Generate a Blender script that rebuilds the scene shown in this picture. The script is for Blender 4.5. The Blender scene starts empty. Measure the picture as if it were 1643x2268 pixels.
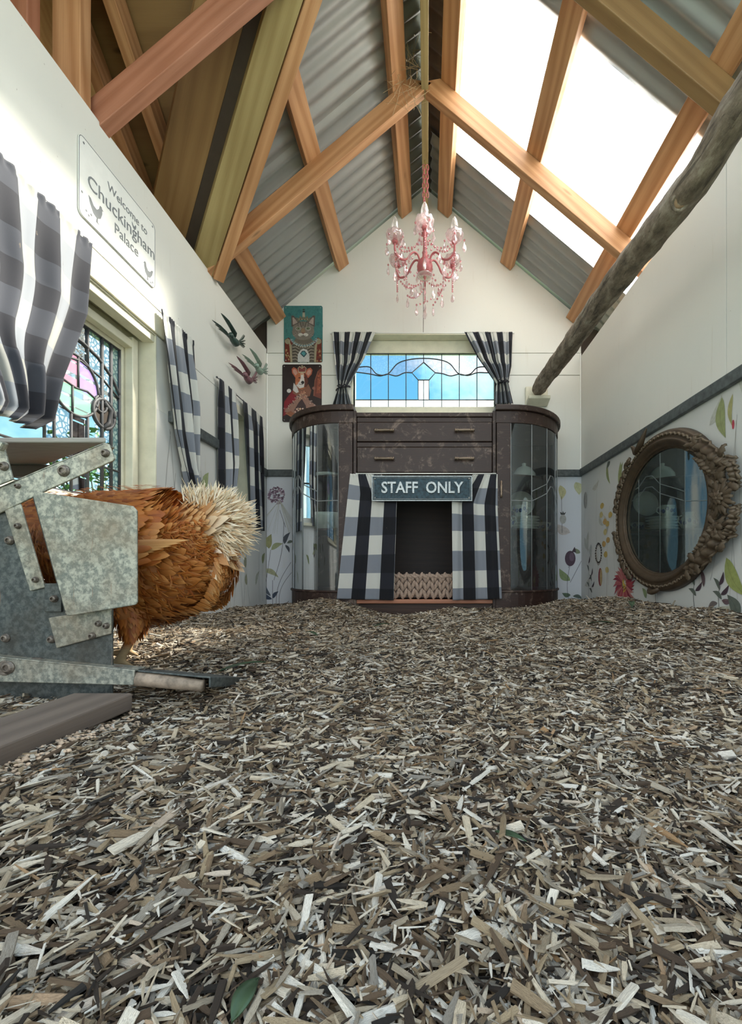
import bpy, bmesh, math, random
import numpy as np
from mathutils import Vector, Matrix
random.seed(7); rng = np.random.default_rng(7)
sc = bpy.context.scene
COL = sc.collection

# ---------------------------------------------------------------- camera
F = 950.0; VU, VV = 946.0, 1258.0; CZ = 0.22
cam = bpy.data.cameras.new('camera'); camo = bpy.data.objects.new('camera', cam); COL.objects.link(camo)
cam.sensor_fit = 'VERTICAL'; cam.sensor_height = 36; cam.lens = F/2268*36
cam.shift_x = -(VU-821.5)/2268; cam.shift_y = (VV-1134)/2268
cam.clip_start = 0.02
camo.location = (0, 0, CZ); camo.rotation_euler = (math.pi/2, 0, 0)
sc.camera = camo

# ---------------------------------------------------------------- light, exposure
sc.view_settings.view_transform = 'Standard'; sc.view_settings.look = 'None'
sc.view_settings.gamma = 1; sc.view_settings.use_curve_mapping = False
sc.view_settings.exposure = 0.2
sc.cycles.use_denoising = True
sc.cycles.max_bounces = 10; sc.cycles.diffuse_bounces = 4; sc.cycles.transparent_max_bounces = 16
sc.cycles.sample_clamp_indirect = 8
sun = bpy.data.lights.new('sun', 'SUN'); sun.energy = 28; sun.angle = math.radians(6); sun.color = (1, .93, .80)
suno = bpy.data.objects.new('sun', sun); COL.objects.link(suno)
suno.rotation_euler = Vector((-1, -.55, -1.03)).to_track_quat('-Z', 'Y').to_euler()
world = bpy.data.worlds.new('sky'); sc.world = world; world.use_nodes = True
nt = world.node_tree; nt.nodes.clear()
def wn(t, **k):
    n = nt.nodes.new(t)
    for a, b in k.items(): setattr(n, a, b)
    return n
tc = wn('ShaderNodeTexCoord'); sep = wn('ShaderNodeSeparateXYZ'); nt.links.new(tc.outputs['Generated'], sep.inputs[0])
grad = wn('ShaderNodeValToRGB'); nt.links.new(sep.outputs['Z'], grad.inputs[0])
e = grad.color_ramp.elements; e[0].position = 0; e[0].color = (.40, .74, .95, 1); e[1].position = .8; e[1].color = (.22, .55, .92, 1)
mp = wn('ShaderNodeMapping'); mp.inputs['Scale'].default_value = (1, 1, 1.8); mp.inputs['Location'].default_value = (.35, .2, .1)
nt.links.new(tc.outputs['Generated'], mp.inputs[0])
no = wn('ShaderNodeTexNoise'); no.inputs['Scale'].default_value = 2.6; no.inputs['Detail'].default_value = 7; no.inputs['Roughness'].default_value = .55
nt.links.new(mp.outputs[0], no.inputs[0])
cr = wn('ShaderNodeValToRGB'); nt.links.new(no.outputs[0], cr.inputs[0])
cr.color_ramp.elements[0].position = .44; cr.color_ramp.elements[1].position = .60
mx = wn('ShaderNodeMixRGB'); nt.links.new(cr.outputs[0], mx.inputs[0]); nt.links.new(grad.outputs[0], mx.inputs[1]); mx.inputs[2].default_value = (1.64, 1.50, 1.28, 1)
bg = wn('ShaderNodeBackground'); bg.inputs['Strength'].default_value = 2.0
nt.links.new(mx.outputs[0], bg.inputs[0]); wo = wn('ShaderNodeOutputWorld'); nt.links.new(bg.outputs[0], wo.inputs[0])

# ---------------------------------------------------------------- helpers
def PX(u, v, y): return ((u-VU)*y/F, y, CZ+(VV-v)*y/F)
def PW(u, v, x):
    y = x*F/(u-VU); return (x, y, CZ+(VV-v)*y/F)
def link(o, parent=None):
    COL.objects.link(o)
    if parent is not None: o.parent = parent
    return o
def empty(name, loc=(0, 0, 0)):
    o = bpy.data.objects.new(name, None); o.location = loc; o.empty_display_size = .05; return link(o)
def tag(o, label=None, cat=None, group=None, kind=None):
    if label: o['label'] = label
    if cat: o['category'] = cat
    if group: o['group'] = group
    if kind: o['kind'] = kind
    return o
def thing(name, label, cat, loc=(0, 0, 0), group=None):
    return tag(empty(name, loc), label, cat, group)
def mesh_obj(name, me, mat, parent=None, loc=None):
    o = bpy.data.objects.new(name, me)
    if mat is not None and not me.materials:
        for m in (mat if isinstance(mat, (list, tuple)) else [mat]): me.materials.append(m)
    link(o, parent)
    if parent is not None:   # geometry is given in world space unless loc is given
        if loc is None:
            pl = Vector(parent.location)
            if parent.parent is not None: pl = pl + Vector(parent.parent.location)
            o.location = -pl
        else: o.location = loc
    elif loc is not None: o.location = loc
    return o
class MB:
    def __init__(s): s.v = []; s.f = []; s.c = []; s.m = []; s.uv = []
    def add(s, vs, fs, col=None, mi=0, uv=None):
        b = len(s.v); s.v += [tuple(p) for p in vs]
        for f in fs: s.f.append([b+i for i in f]); s.c.append(col); s.m.append(mi)
        if uv is not None: s.uv += list(uv)
        return s
    def box(s, lo, hi, M=None, col=None, bev=0, mi=0):
        x0, y0, z0 = lo; x1, y1, z1 = hi
        vs = [Vector(p) for p in ((x0,y0,z0),(x1,y0,z0),(x1,y1,z0),(x0,y1,z0),(x0,y0,z1),(x1,y0,z1),(x1,y1,z1),(x0,y1,z1))]
        if M is not None: vs = [M @ p for p in vs]
        return s.add(vs, [(0,3,2,1),(4,5,6,7),(0,1,5,4),(1,2,6,5),(2,3,7,6),(3,0,4,7)], col, mi)
    def prism(s, pts, off, col=None, mi=0):   # pts 3-D polygon, off = extrusion vector
        n = len(pts); off = Vector(off); a = [Vector(p) for p in pts]; b = [p+off for p in a]
        return s.add(a+b, [list(range(n))[::-1], [n+i for i in range(n)]] + [(i, (i+1) % n, n+(i+1) % n, n+i) for i in range(n)], col, mi)
    def tube(s, pts, r, n=8, col=None, caps=True, mi=0, flat=1.0):
        P = [Vector(p) for p in pts]; k = len(P)
        R = r if isinstance(r, (list, tuple)) else [r]*k
        vs = []; ref = None
        for i in range(k):
            t = (P[min(i+1, k-1)]-P[max(i-1, 0)])
            if t.length < 1e-9: t = Vector((0, 0, 1))
            t.normalize()
            if ref is None: ref = Vector((0, 0, 1)) if abs(t.z) < .9 else Vector((1, 0, 0))
            a = t.cross(ref); a.normalize(); b = a.cross(t); ref = b.copy() if b.length > 0 else ref
            for j in range(n):
                q = 2*math.pi*j/n; vs.append(P[i]+R[i]*(math.cos(q)*a+flat*math.sin(q)*b))
        fs = [(i*n+j, i*n+(j+1) % n, (i+1)*n+(j+1) % n, (i+1)*n+j) for i in range(k-1) for j in range(n)]
        if caps: fs += [list(range(n))[::-1], [(k-1)*n+j for j in range(n)]]
        return s.add(vs, fs, col, mi)
    def lathe(s, prof, c=(0, 0, 0), n=20, M=None, col=None, mi=0):   # prof [(r,z)]
        vs = []; c = Vector(c)
        for r, z in prof:
            for j in range(n):
                q = 2*math.pi*j/n; p = Vector((r*math.cos(q), r*math.sin(q), z))
                vs.append((M @ p if M is not None else p)+c)
        k = len(prof)
        fs = [(i*n+j, i*n+(j+1) % n, (i+1)*n+(j+1) % n, (i+1)*n+j) for i in range(k-1) for j in range(n)]
        if prof[0][0] > 1e-6: fs.append(list(range(n))[::-1])
        if prof[-1][0] > 1e-6: fs.append([(k-1)*n+j for j in range(n)])
        return s.add(vs, fs, col, mi)
    def ball(s, c, r, n=10, m=6, sc3=(1, 1, 1), M=None, col=None, mi=0):
        vs = []; c = Vector(c)
        for i in range(m+1):
            ph = math.pi*i/m
            for j in range(n):
                q = 2*math.pi*j/n
                p = Vector((sc3[0]*r*math.sin(ph)*math.cos(q), sc3[1]*r*math.sin(ph)*math.sin(q), sc3[2]*r*math.cos(ph)))
                vs.append((M @ p if M is not None else p)+c)
        fs = [(i*n+j, (i+1)*n+j, (i+1)*n+(j+1) % n, i*n+(j+1) % n) for i in range(m) for j in range(n)]
        return s.add(vs, fs, col, mi)
    def grid(s, fn, nu, nv, uvfn=None, col=None, mi=0, closed=False):
        vs = []; uv = []
        for j in range(nv+1):
            for i in range(nu+1):
                a, b = i/nu, j/nv; vs.append(fn(a, b))
                if uvfn: uv.append(uvfn(a, b))
        w = nu+1
        fs = [(j*w+i, j*w+i+1, (j+1)*w+i+1, (j+1)*w+i) for j in range(nv) for i in range(nu)]
        return s.add(vs, fs, col, mi, uv if uvfn else None)
    def build(s, name, mat, parent=None, smooth=False, loc=None, bevel=0, solid=0, sub=0, org=False):
        off = Vector((0, 0, 0))
        if org:   # put the origin in the middle of the mesh
            A = np.array(s.v); off = Vector((A.min(0)+A.max(0))/2)
            s.v = [tuple(Vector(p)-off) for p in s.v]
        me = bpy.data.meshes.new(name); me.from_pydata(s.v, [], s.f)
        if any(c is not None for c in s.c):
            ca = me.color_attributes.new('Col', 'FLOAT_COLOR', 'CORNER')
            arr = np.ones((len(me.loops), 4), np.float32); k = 0
            for f, c in zip(s.f, s.c):
                if c is not None: arr[k:k+len(f), :3] = c
                k += len(f)
            ca.data.foreach_set('color', arr.ravel())
        if s.uv and len(s.uv) == len(s.v):
            ul = me.uv_layers.new(name='UVMap'); idx = np.empty(len(me.loops), np.int32); me.loops.foreach_get('vertex_index', idx)
            ul.data.foreach_set('uv', np.array(s.uv, np.float32)[idx].ravel())
        if any(s.m): me.polygons.foreach_set('material_index', s.m)
        if smooth: me.polygons.foreach_set('use_smooth', [True]*len(me.polygons))
        me.validate(); me.update()
        bm = bmesh.new(); bm.from_mesh(me); 
        if not s.uv and not smooth or smooth == 2: bmesh.ops.recalc_face_normals(bm, faces=bm.faces)
        bm.to_mesh(me); bm.free()
        o = mesh_obj(name, me, mat, parent, loc)
        if org:
            o.location = Vector(o.location)+off
        if bevel:
            b = o.modifiers.new('bevel', 'BEVEL'); b.width = bevel; b.segments = 2; b.limit_method = 'ANGLE'
        if solid:
            b = o.modifiers.new('solid', 'SOLIDIFY'); b.thickness = solid; b.offset = 0
        if sub:
            b = o.modifiers.new('sub', 'SUBSURF'); b.levels = sub; b.render_levels = sub
        return o
def copy_tree(o, parent=None):
    c = o.copy(); COL.objects.link(c)
    if parent is not None: c.parent = parent
    for ch in [x for x in bpy.data.objects if x.parent == o and x is not c]: copy_tree(ch, c)
    return c

# ---------------------------------------------------------------- materials
class NT:
    def __init__(s, name):
        s.m = bpy.data.materials.new(name); s.m.use_nodes = True; s.t = s.m.node_tree; s.t.nodes.clear()
        s.out = s.t.nodes.new('ShaderNodeOutputMaterial')
    def n(s, t, ins=None, **k):
        o = s.t.nodes.new(t)
        for a, b in k.items(): setattr(o, a, b)
        for a, b in (ins or {}).items():
            if isinstance(b, bpy.types.NodeSocket): s.t.links.new(b, o.inputs[a])
            else:
                if isinstance(b, tuple) and len(b) == 3 and o.inputs[a].type == 'RGBA': b = b+(1,)
                o.inputs[a].default_value = b
        return o
    def L(s, a, b): s.t.links.new(a, b)
    def ramp(s, fac, stops):
        r = s.n('ShaderNodeValToRGB', {0: fac}); el = r.color_ramp.elements
        while len(el) < len(stops): el.new(.5)
        for x, (p, c) in zip(el, stops): x.position = p; x.color = (c if len(c) == 4 else tuple(c)+(1,))
        return r.outputs[0]
    def mix(s, f, a, b, bt='MIX'):
        return s.n('ShaderNodeMixRGB', {0: f, 1: a, 2: b}, blend_type=bt).outputs[0]
    def math(s, op, a, b=0.0):
        return s.n('ShaderNodeMath', {0: a, 1: b}, operation=op).outputs[0]
    def co(s, which='Object', scale=(1, 1, 1), loc=(0, 0, 0), rot=(0, 0, 0)):
        t = s.n('ShaderNodeTexCoord'); return s.n('ShaderNodeMapping', {0: t.outputs[which], 'Scale': scale, 'Location': loc, 'Rotation': rot}).outputs[0]
    def noise(s, v, sc=5.0, det=4.0, ro=.5, dist=0.0):
        return s.n('ShaderNodeTexNoise', {'Vector': v, 'Scale': sc, 'Detail': det, 'Roughness': ro, 'Distortion': dist}).outputs[0]
    def bsdf(s, col, rough=.6, metal=0.0, bump=None, bs=.3, bd=.002, **k):
        ins = {'Base Color': col, 'Roughness': rough, 'Metallic': metal}; ins.update(k.get('ins', {}))
        b = s.n('ShaderNodeBsdfPrincipled', ins)
        if bump is not None:
            bb = s.n('ShaderNodeBump', {'Height': bump, 'Strength': bs, 'Distance': bd}); s.L(bb.outputs[0], b.inputs['Normal'])
        s.L(b.outputs[0], s.out.inputs[0]); s.b = b; return s
def plain(name, col, rough=.6, metal=0.0, var=.12, scale=18.0, bs=.25, **k):
    t = NT(name); v = t.co(); n = t.noise(v, scale, 5, .6)
    c = t.mix(t.ramp(n, [(.3, (0, 0, 0)), (.7, (1, 1, 1))]), tuple(x*(1-var) for x in col), tuple(min(1, x*(1+var)) for x in col))
    t.bsdf(c, rough, metal, n, bs, .002, **k); return t.m
def vcol(name, rough=.6, metal=0.0, var=.1, scale=60.0, bs=.15, trans=0.0):
    t = NT(name); a = t.n('ShaderNodeVertexColor', layer_name='Col').outputs[0]; n = t.noise(t.co(), scale, 4, .6)
    c = t.mix(1.0, a, t.ramp(n, [(.3, (1-var,)*3), (.7, (1, 1, 1))]), 'MULTIPLY')
    t.bsdf(c, rough, metal, n, bs, .001); return t.m
def wood(name, light, dark, rough=.55, sc=1.0, red=None):
    t = NT(name)
    info = t.n('ShaderNodeObjectInfo'); tcn = t.n('ShaderNodeTexCoord')
    off = t.n('ShaderNodeCombineXYZ', {0: t.math('MULTIPLY', info.outputs['Random'], 7.0), 1: t.math('MULTIPLY', info.outputs['Random'], 3.0), 2: t.math('MULTIPLY', info.outputs['Random'], 5.0)})
    add = t.n('ShaderNodeVectorMath', {0: tcn.outputs['Object'], 1: off.outputs[0]}, operation='ADD').outputs[0]
    m = t.n('ShaderNodeMapping', {0: add, 'Scale': (.7*sc, 13*sc, 13*sc)}).outputs[0]
    w = t.n('ShaderNodeTexWave', {'Vector': m, 'Scale': 1.1, 'Distortion': 5.0, 'Detail': 2.0, 'Detail Scale': 1.2}, wave_type='BANDS', bands_direction='DIAGONAL').outputs['Fac']
    fine = t.noise(t.n('ShaderNodeMapping', {0: add, 'Scale': (2*sc, 90*sc, 90*sc)}).outputs[0], 2.5, 3, .6)
    f = t.mix(.5, w, fine); big = t.noise(add, 2.2, 2, .5)
    kn = t.n('ShaderNodeTexVoronoi', {'Vector': t.n('ShaderNodeMapping', {0: add, 'Scale': (2.2, 9, 9)}).outputs[0], 'Scale': 1.0}).outputs['Distance']
    c = t.mix(f, dark, light); c = t.mix(t.ramp(kn, [(.03, (1, 1, 1)), (.10, (0, 0, 0))]), c, tuple(x*.32 for x in dark))
    c = t.mix(1.0, c, t.ramp(big, [(.3, (.72, .68, .64)), (.7, (1, 1, 1))]), 'MULTIPLY')
    t.bsdf(c, rough, 0, fine, .35, .0015); return t.m
M = {}
M['pine'] = wood('pine_timber', (.74, .42, .22), (.44, .20, .08))
M['pine_green'] = wood('treated_pine', (.50, .40, .19), (.34, .25, .10))
M['pine_brown'] = wood('brown_ply', (.34, .205, .085), (.235, .13, .05))
M['pine_red'] = wood('red_pine', (.52, .24, .15), (.36, .14, .075))
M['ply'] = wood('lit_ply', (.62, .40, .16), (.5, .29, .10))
M['darkwood'] = wood('dark_oak', (.074, .034, .022), (.034, .014, .009), .42, 1.6)
def cab_mat():
    t = NT('worn_dark_oak'); v = t.co('Object')
    g = t.noise(t.co('Object', (6, 6, 90)), 3, 4, .6); g2 = t.noise(t.co('Object', (5, 60, 90)), 3, 4, .6)
    c = t.mix(g2, (.010, .004, .0025), (.050, .020, .013))
    w = t.ramp(t.noise(v, 14, 8, .75, .6), [(.54, (0, 0, 0)), (.66, (1, 1, 1))])
    c = t.mix(t.mix(1.0, w, (.75, .75, .75), 'MULTIPLY'), c, (.20, .14, .11))
    d = t.ramp(t.noise(t.co('Object', (1, 1, .4)), 38, 5, .7), [(.66, (0, 0, 0)), (.72, (1, 1, 1))])
    c = t.mix(t.mix(1.0, d, (.5, .5, .5), 'MULTIPLY'), c, (.33, .29, .25))
    t.bsdf(c, .5, 0, g2, .3, .001); return t.m
M['cab'] = cab_mat()
def wall_mat(name, base=(.75, .735, .68), dirt=.4):
    t = NT(name); v = t.co('Object')
    c = t.mix(t.noise(v, 1.7, 4, .5), tuple(x*.88 for x in base), tuple(x*1.03 for x in base))
    sp = t.ramp(t.noise(v, 75, 3, .6), [(.73, (0, 0, 0)), (.76, (1, 1, 1))])
    msk = t.ramp(t.noise(v, 3.1, 3, .6), [(.45, (0, 0, 0)), (.75, (dirt,)*3)])
    c = t.mix(t.mix(1.0, sp, t.mix(.6, msk, (1, 1, 1)), 'MULTIPLY'), c, (.22, .17, .12))
    st = t.ramp(t.noise(t.co('Object', (26, 26, 1.6)), 1.6, 5, .7), [(.60, (0, 0, 0)), (.70, (1, 1, 1))])
    c = t.mix(t.mix(1.0, st, msk, 'MULTIPLY'), c, (.45, .38, .26))
    t.bsdf(c, .55, 0, t.noise(v, 160, 3, .6), .12, .001); return t.m
M['wall'] = wall_mat('painted_wall_board')
M['paper'] = wall_mat('floral_wallpaper_ground', (.66, .655, .63), .9)
M['paperblue'] = wall_mat('floral_wallpaper_cool_ground', (.60, .62, .66), .6)
M['cream'] = plain('cream_window_paint', (.70, .66, .52), .45, var=.08)
M['white'] = plain('white_paint', (.85, .84, .80), .5, var=.04)
M['rail'] = plain('grey_dado_paint', (.075, .085, .085), .5, var=.45, scale=40)
M['dark'] = plain('dark_board', (.05, .035, .025), .8)
M['lead'] = plain('lead_came', (.06, .06, .065), .6, .2, var=.3)
M['iron'] = None
def iron_mat(name='zinc_roof_sheet'):
    t = NT(name); v = t.co('Object')
    c = t.mix(t.noise(v, 3.5, 5, .6), (.27, .28, .275), (.40, .405, .40))
    t.bsdf(c, .48, .35, t.noise(v, 30, 3, .5), .1, .001); return t.m
M['iron'] = iron_mat()
def galv(name, tint=(1, 1, 1), br=1.0):
    t = NT(name); v = t.co('Object')
    vo = t.n('ShaderNodeTexVoronoi', {'Vector': t.n('ShaderNodeVectorMath', {0: v, 1: t.n('ShaderNodeTexNoise', {'Vector': v, 'Scale': 40.0}).outputs['Color']}, operation='ADD').outputs[0] , 'Scale': 34.0}).outputs['Color']
    sv = t.n('ShaderNodeSeparateColor', {0: vo}).outputs[0]
    bl = t.noise(v, 130, 4, .65)
    c = t.mix(t.ramp(bl, [(.42, (0, 0, 0)), (.60, (1, 1, 1))]), (.13*br, .15*br, .145*br), (.42*br, .425*br, .385*br))
    c = t.mix(.25, c, t.mix(sv, (.2*br, .21*br, .21*br), (.5*br, .5*br, .45*br)))
    c = t.mix(t.ramp(t.noise(v, 9, 4, .6), [(.47, (0, 0, 0)), (.68, (.75, .75, .75))]), c, (.20*br, .15*br, .105*br))
    st = t.ramp(t.noise(t.co('Object', (55, 55, 5)), 1.3, 4, .7), [(.66, (0, 0, 0)), (.72, (.8, .8, .8))])
    c = t.mix(st, c, (.22, .13, .09)); c = t.mix(1.0, c, tint, 'MULTIPLY')
    t.bsdf(c, .55, .45, bl, .15, .001); return t.m
M['galv'] = galv('galvanised_steel', (1, .96, .87), .95); M['galvd'] = galv('dull_galvanised_steel', (.75, .82, .86), .36); M['galvb'] = galv('bright_galvanised_bar', (1, .95, .86), 1.1)  # galvd is the same steel with the feeder's shade put into its colour
def glass_mat(name, tint=(.5, .62, .68), gloss=.08, tex=0.0, texcol=(.1, .15, .2), tr=0.0):
    t = NT(name); col = tint
    if tex:
        v = t.co('Object'); vo = t.n('ShaderNodeTexVoronoi', {'Vector': v, 'Scale': tex}, feature='DISTANCE_TO_EDGE').outputs['Distance']
        nn = t.noise(v, tex*.9, 3, .6)
        col = t.mix(t.ramp(t.math('MULTIPLY', vo, nn), [(.02, (0, 0, 0)), (.12, (1, 1, 1))]), texcol, tint)
    T = t.n('ShaderNodeBsdfTransparent', {0: col}); G = t.n('ShaderNodeBsdfGlossy', {0: (.9, .95, 1), 'Roughness': .03})
    if tex:
        bb = t.n('ShaderNodeBump', {'Height': nn, 'Strength': .6, 'Distance': .004}); t.L(bb.outputs[0], G.inputs['Normal'])
    lw = t.n('ShaderNodeFresnel', {'IOR': 1.5})
    a = t.n('ShaderNodeMixShader', {0: t.math('ADD', lw.outputs[0], gloss-.04), 1: T.outputs[0], 2: G.outputs[0]})
    if tr:
        D = t.n('ShaderNodeBsdfTranslucent', {0: (.9, .92, .92)}); D2 = t.n('ShaderNodeBsdfDiffuse', {0: (.8, .8, .8)})
        a2 = t.n('ShaderNodeMixShader', {0: .3, 1: D.outputs[0], 2: D2.outputs[0]})
        a = t.n('ShaderNodeMixShader', {0: tr, 1: a.outputs[0], 2: a2.outputs[0]})
    t.L(a.outputs[0], t.out.inputs[0]); return t.m
M['g_sky'] = glass_mat('clear_blue_leadlight_glass', (.26, .44, .50))
M['g_tex'] = glass_mat('hammered_leadlight_glass', (.50, .58, .60), .08, 60.0, (.10, .20, .26))
M['g_pale'] = glass_mat('pale_lilac_leadlight_glass', (.42, .42, .46), .08, 30.0, (.35, .38, .42))
M['g_arc'] = glass_mat('ripple_leadlight_glass', (.42, .50, .53), .08, 55.0, (.35, .45, .50))
M['g_white'] = glass_mat('white_leadlight_glass', (.50, .54, .55), .08, 0, tr=.45)
M['g_pink'] = glass_mat('pink_glass', (.62, .13, .22), .04, 0, tr=.25)
M['g_purple'] = glass_mat('purple_glass', (.28, .12, .55), .04, tr=.25)
M['g_green'] = glass_mat('green_glass', (.18, .62, .26), .04, tr=.25)
M['g_cab'] = glass_mat('dusty_cabinet_glass', (.62, .68, .66), .09, 0, tr=.06)
def skylight_mat():
    t = NT('fibreglass_skylight'); v = t.co('Object')
    T = t.n('ShaderNodeBsdfTransparent', {0: (.93, .96, .97)})
    Tl = t.n('ShaderNodeBsdfTranslucent', {0: (.95, .96, .97)}); G = t.n('ShaderNodeBsdfGlossy', {0: (1, 1, 1), 'Roughness': .2})
    st = t.ramp(t.noise(t.co('Object', (2.5, 9, 2.5)), 2.0, 5, .6), [(.50, (.62, .62, .62)), (.60, (.05, .05, .05))])
    a = t.n('ShaderNodeMixShader', {0: st, 1: T.outputs[0], 2: Tl.outputs[0]})
    b = t.n('ShaderNodeMixShader', {0: .05, 1: a.outputs[0], 2: G.outputs[0]}); t.L(b.outputs[0], t.out.inputs[0]); return t.m
M['skylight'] = skylight_mat()
def gingham(name, pale=1.0, soften=0.0):
    t = NT(name); u = t.n('ShaderNodeTexCoord').outputs['UV']; s = t.n('ShaderNodeSeparateXYZ', {0: u})
    def stripe(x): return t.math('GREATER_THAN', t.math('FRACT', t.math('MULTIPLY', x, 1/.18)), .5)
    cx, cy = stripe(s.outputs[0]), stripe(s.outputs[1])
    wv = t.noise(t.n('ShaderNodeMapping', {0: u, 'Scale': (900, 900, 1)}).outputs[0], 1, 2, .5)
    a = t.mix(cy, (.80*pale, .79*pale, .74*pale), (.30+.08*soften, .32+.08*soften, .37+.06*soften)); b = t.mix(cy, (.022+.07*soften, .023+.075*soften, .034+.09*soften), (.009+.03*soften, .009+.03*soften, .014+.04*soften))
    c = t.mix(cx, a, b); c = t.mix(1.0, c, t.ramp(wv, [(.2, (.75, .75, .75)), (.8, (1, 1, 1))]), 'MULTIPLY')
    st = t.ramp(t.noise(t.co('Object', (1.3, 1.3, .5)), 22, 5, .7), [(.68, (0, 0, 0)), (.73, (.8, .8, .8))])
    c = t.mix(st, c, (.16, .13, .10))
    B = t.n('ShaderNodeBsdfPrincipled', {'Base Color': c, 'Roughness': .9, 'Sheen Weight': .2})
    bb = t.n('ShaderNodeBump', {'Height': wv, 'Strength': .3, 'Distance': .001}); t.L(bb.outputs[0], B.inputs['Normal'])
    Tr = t.n('ShaderNodeBsdfTranslucent', {0: c}); mxs = t.n('ShaderNodeMixShader', {0: .22, 1: B.outputs[0], 2: Tr.outputs[0]})
    t.L(mxs.outputs[0], t.out.inputs[0]); return t.m
M['ging'] = gingham('black_white_gingham'); M['gingA'] = gingham('sun_faded_gingham', .58, .5)  # second gingham: sunlight on the near curtain is put into its tones
M['print'] = vcol('printed_colour', .6, var=.25); M['printm'] = vcol('printed_metal_colour', .35, 0, .25, 90)
M['sheet'] = plain('soil_under_mulch', (.055, .038, .024), .95, var=.5, scale=60)
M['porc'] = plain('white_porcelain', (.78, .77, .72), .2, var=.04)
M['blue'] = plain('blue_glaze', (.06, .10, .28), .25, var=.4, scale=60)
M['gilt'] = None
def gilt_mat():
    t = NT('aged_gilt_plaster'); v = t.co('Object'); n = t.noise(v, 24, 6, .65)
    c = t.mix(n, (.028, .017, .010), (.115, .076, .044)); pt = t.n('ShaderNodeNewGeometry').outputs['Pointiness']
    c = t.mix(t.ramp(pt, [(.5, (0, 0, 0)), (.66, (.6, .6, .6))]), c, (.22, .165, .11))
    t.bsdf(c, .55, .25, t.noise(v, 120, 4, .6), .4, .0015); return t.m
M['gilt'] = gilt_mat()
def grp(o): return o
# ---------------------------------------------------------------- setting: room shell
XL, XR, YB = -1.087, 1.041, 2.90
X0 = -.012; SL = .839; ZI = 2.79           # ridge, slope, underside of roof iron at the ridge
ZTL, ZTR = 1.70, 1.655
def zi(x): return ZI-SL*abs(x-X0)
def H(x, y):                               # mulch surface
    s = lambda a, b, t: max(0., min(1., (t-a)/(b-a)))**2*(3-2*max(0., min(1., (t-a)/(b-a))))
    h = .010*math.sin(x*5.1+1.3)*math.sin(y*4.3+.4)+.006*math.sin(x*13+y*9)+.005*math.sin(y*17-x*11)
    h *= s(.25, .8, y)
    h += .062*s(.55, 1.0, x)*s(.9, 1.5, y)*(1-s(2.1, 2.6, y))
    h += .012*s(1.4, 2.2, y)*math.sin(x*9+.5)
    h -= .050*math.exp(-((x+.03)/.28)**2)*s(2.05, 2.32, y)
    h += .022*math.exp(-((x+.60)/.22)**2-((y-2.25)/.2)**2) - .02*s(2.4, 2.9, y)
    h += .03*math.exp(-((x+.55)/.4)**2-((y-.95)/.35)**2)
    h -= .03*math.exp(-((x+.36)/.10)**2-((y-.60)/.08)**2)
    h += .02*s(.0, .5, -x)*(1-s(.5, .9, y)) 
    return h
me = MB(); nx, ny = 60, 90
me.grid(lambda a, b: (-1.12+2.2*a, -.1+3.02*b, H(-1.12+2.2*a, -.1+3.02*b)-.008), nx, ny)
floor = tag(me.build('floor', M['sheet'], smooth=True), kind='structure')
# outside ground
g = MB(); g.add([(-9, -3, -.25), (9, -3, -.25), (9, 12, -.25), (-9, 12, -.25)], [(0, 1, 2, 3)])
tag(g.build('ground', plain('outside_grass', (.10, .15, .05), .9, var=.5, scale=8)), kind='structure')

# wall_back : boards with joints round window_1
WX0, WX1, WZ0, WZ1 = -.50, .465, 1.20, 1.795    # opening
back = tag(empty('wall_back'), kind='structure')
BW0, BW1 = XL+.003, XR-.001
zj1, zj2 = CZ+(VV-782)*YB/F, CZ+(VV-831)*YB/F      # joint heights
def panel(pts, name='wall_panel', mat='wall', parent=back, y=YB, th=.012, bev=.0015):
    b = MB(); b.prism([(x, y, z) for x, z in pts], (0, th, 0)); return b.build(name, M[mat], parent, bevel=bev)
gp = .0016; gx = -.027
def tz(x): return zi(x)-.003
panel([(BW0, zj1+gp), (WX0-.0, zj1+gp), (WX0, WZ1), (gx-gp, WZ1), (gx-gp, tz(gx)), (BW0, tz(BW0))])
panel([(gx+gp, WZ1), (WX1, WZ1), (WX1, zj1+gp), (BW1, zj1+gp), (BW1, tz(BW1)), (X0, tz(X0)), (gx+gp, tz(gx))])
panel([(BW0, zj2+gp), (WX0, zj2+gp), (WX0, zj1-gp), (BW0, zj1-gp)])
panel([(WX1, zj2+gp), (BW1, zj2+gp), (BW1, zj1-gp), (WX1, zj1-gp)])
panel([(BW0, .83), (WX0, .83), (WX0, zj2-gp), (BW0, zj2-gp)])
panel([(WX1, .83), (BW1, .83), (BW1, zj2-gp), (WX1, zj2-gp)])
panel([(WX0+gp, .83), (WX1-gp, .83), (WX1-gp, WZ0), (WX0+gp, WZ0)])
b = MB(); b.prism([(x, YB-.004, z) for x, z in ((BW0, -.12), (BW1, -.12), (BW1, .84), (BW0, .84))], (0, .014, 0))
wp_back = b.build('wallpaper', M['paperblue'], back)
b = MB()
for p in ([(BW0-.2, -.1), (WX0, -.1), (WX0, 2.2), (BW0-.2, 1.8)], [(WX1, -.1), (BW1+.2, -.1), (BW1+.2, 1.8), (WX1, 2.1)], [(WX0, WZ1), (WX1, WZ1), (WX1, 2.1), (X0, 2.75), (WX0, 2.15)], [(WX0, -.1), (WX1, -.1), (WX1, WZ0), (WX0, WZ0)]):
    b.prism([(x, YB+.0125, z) for x, z in p], (0, .09, 0))
b.build('backing_board', M['dark'], back)

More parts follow.
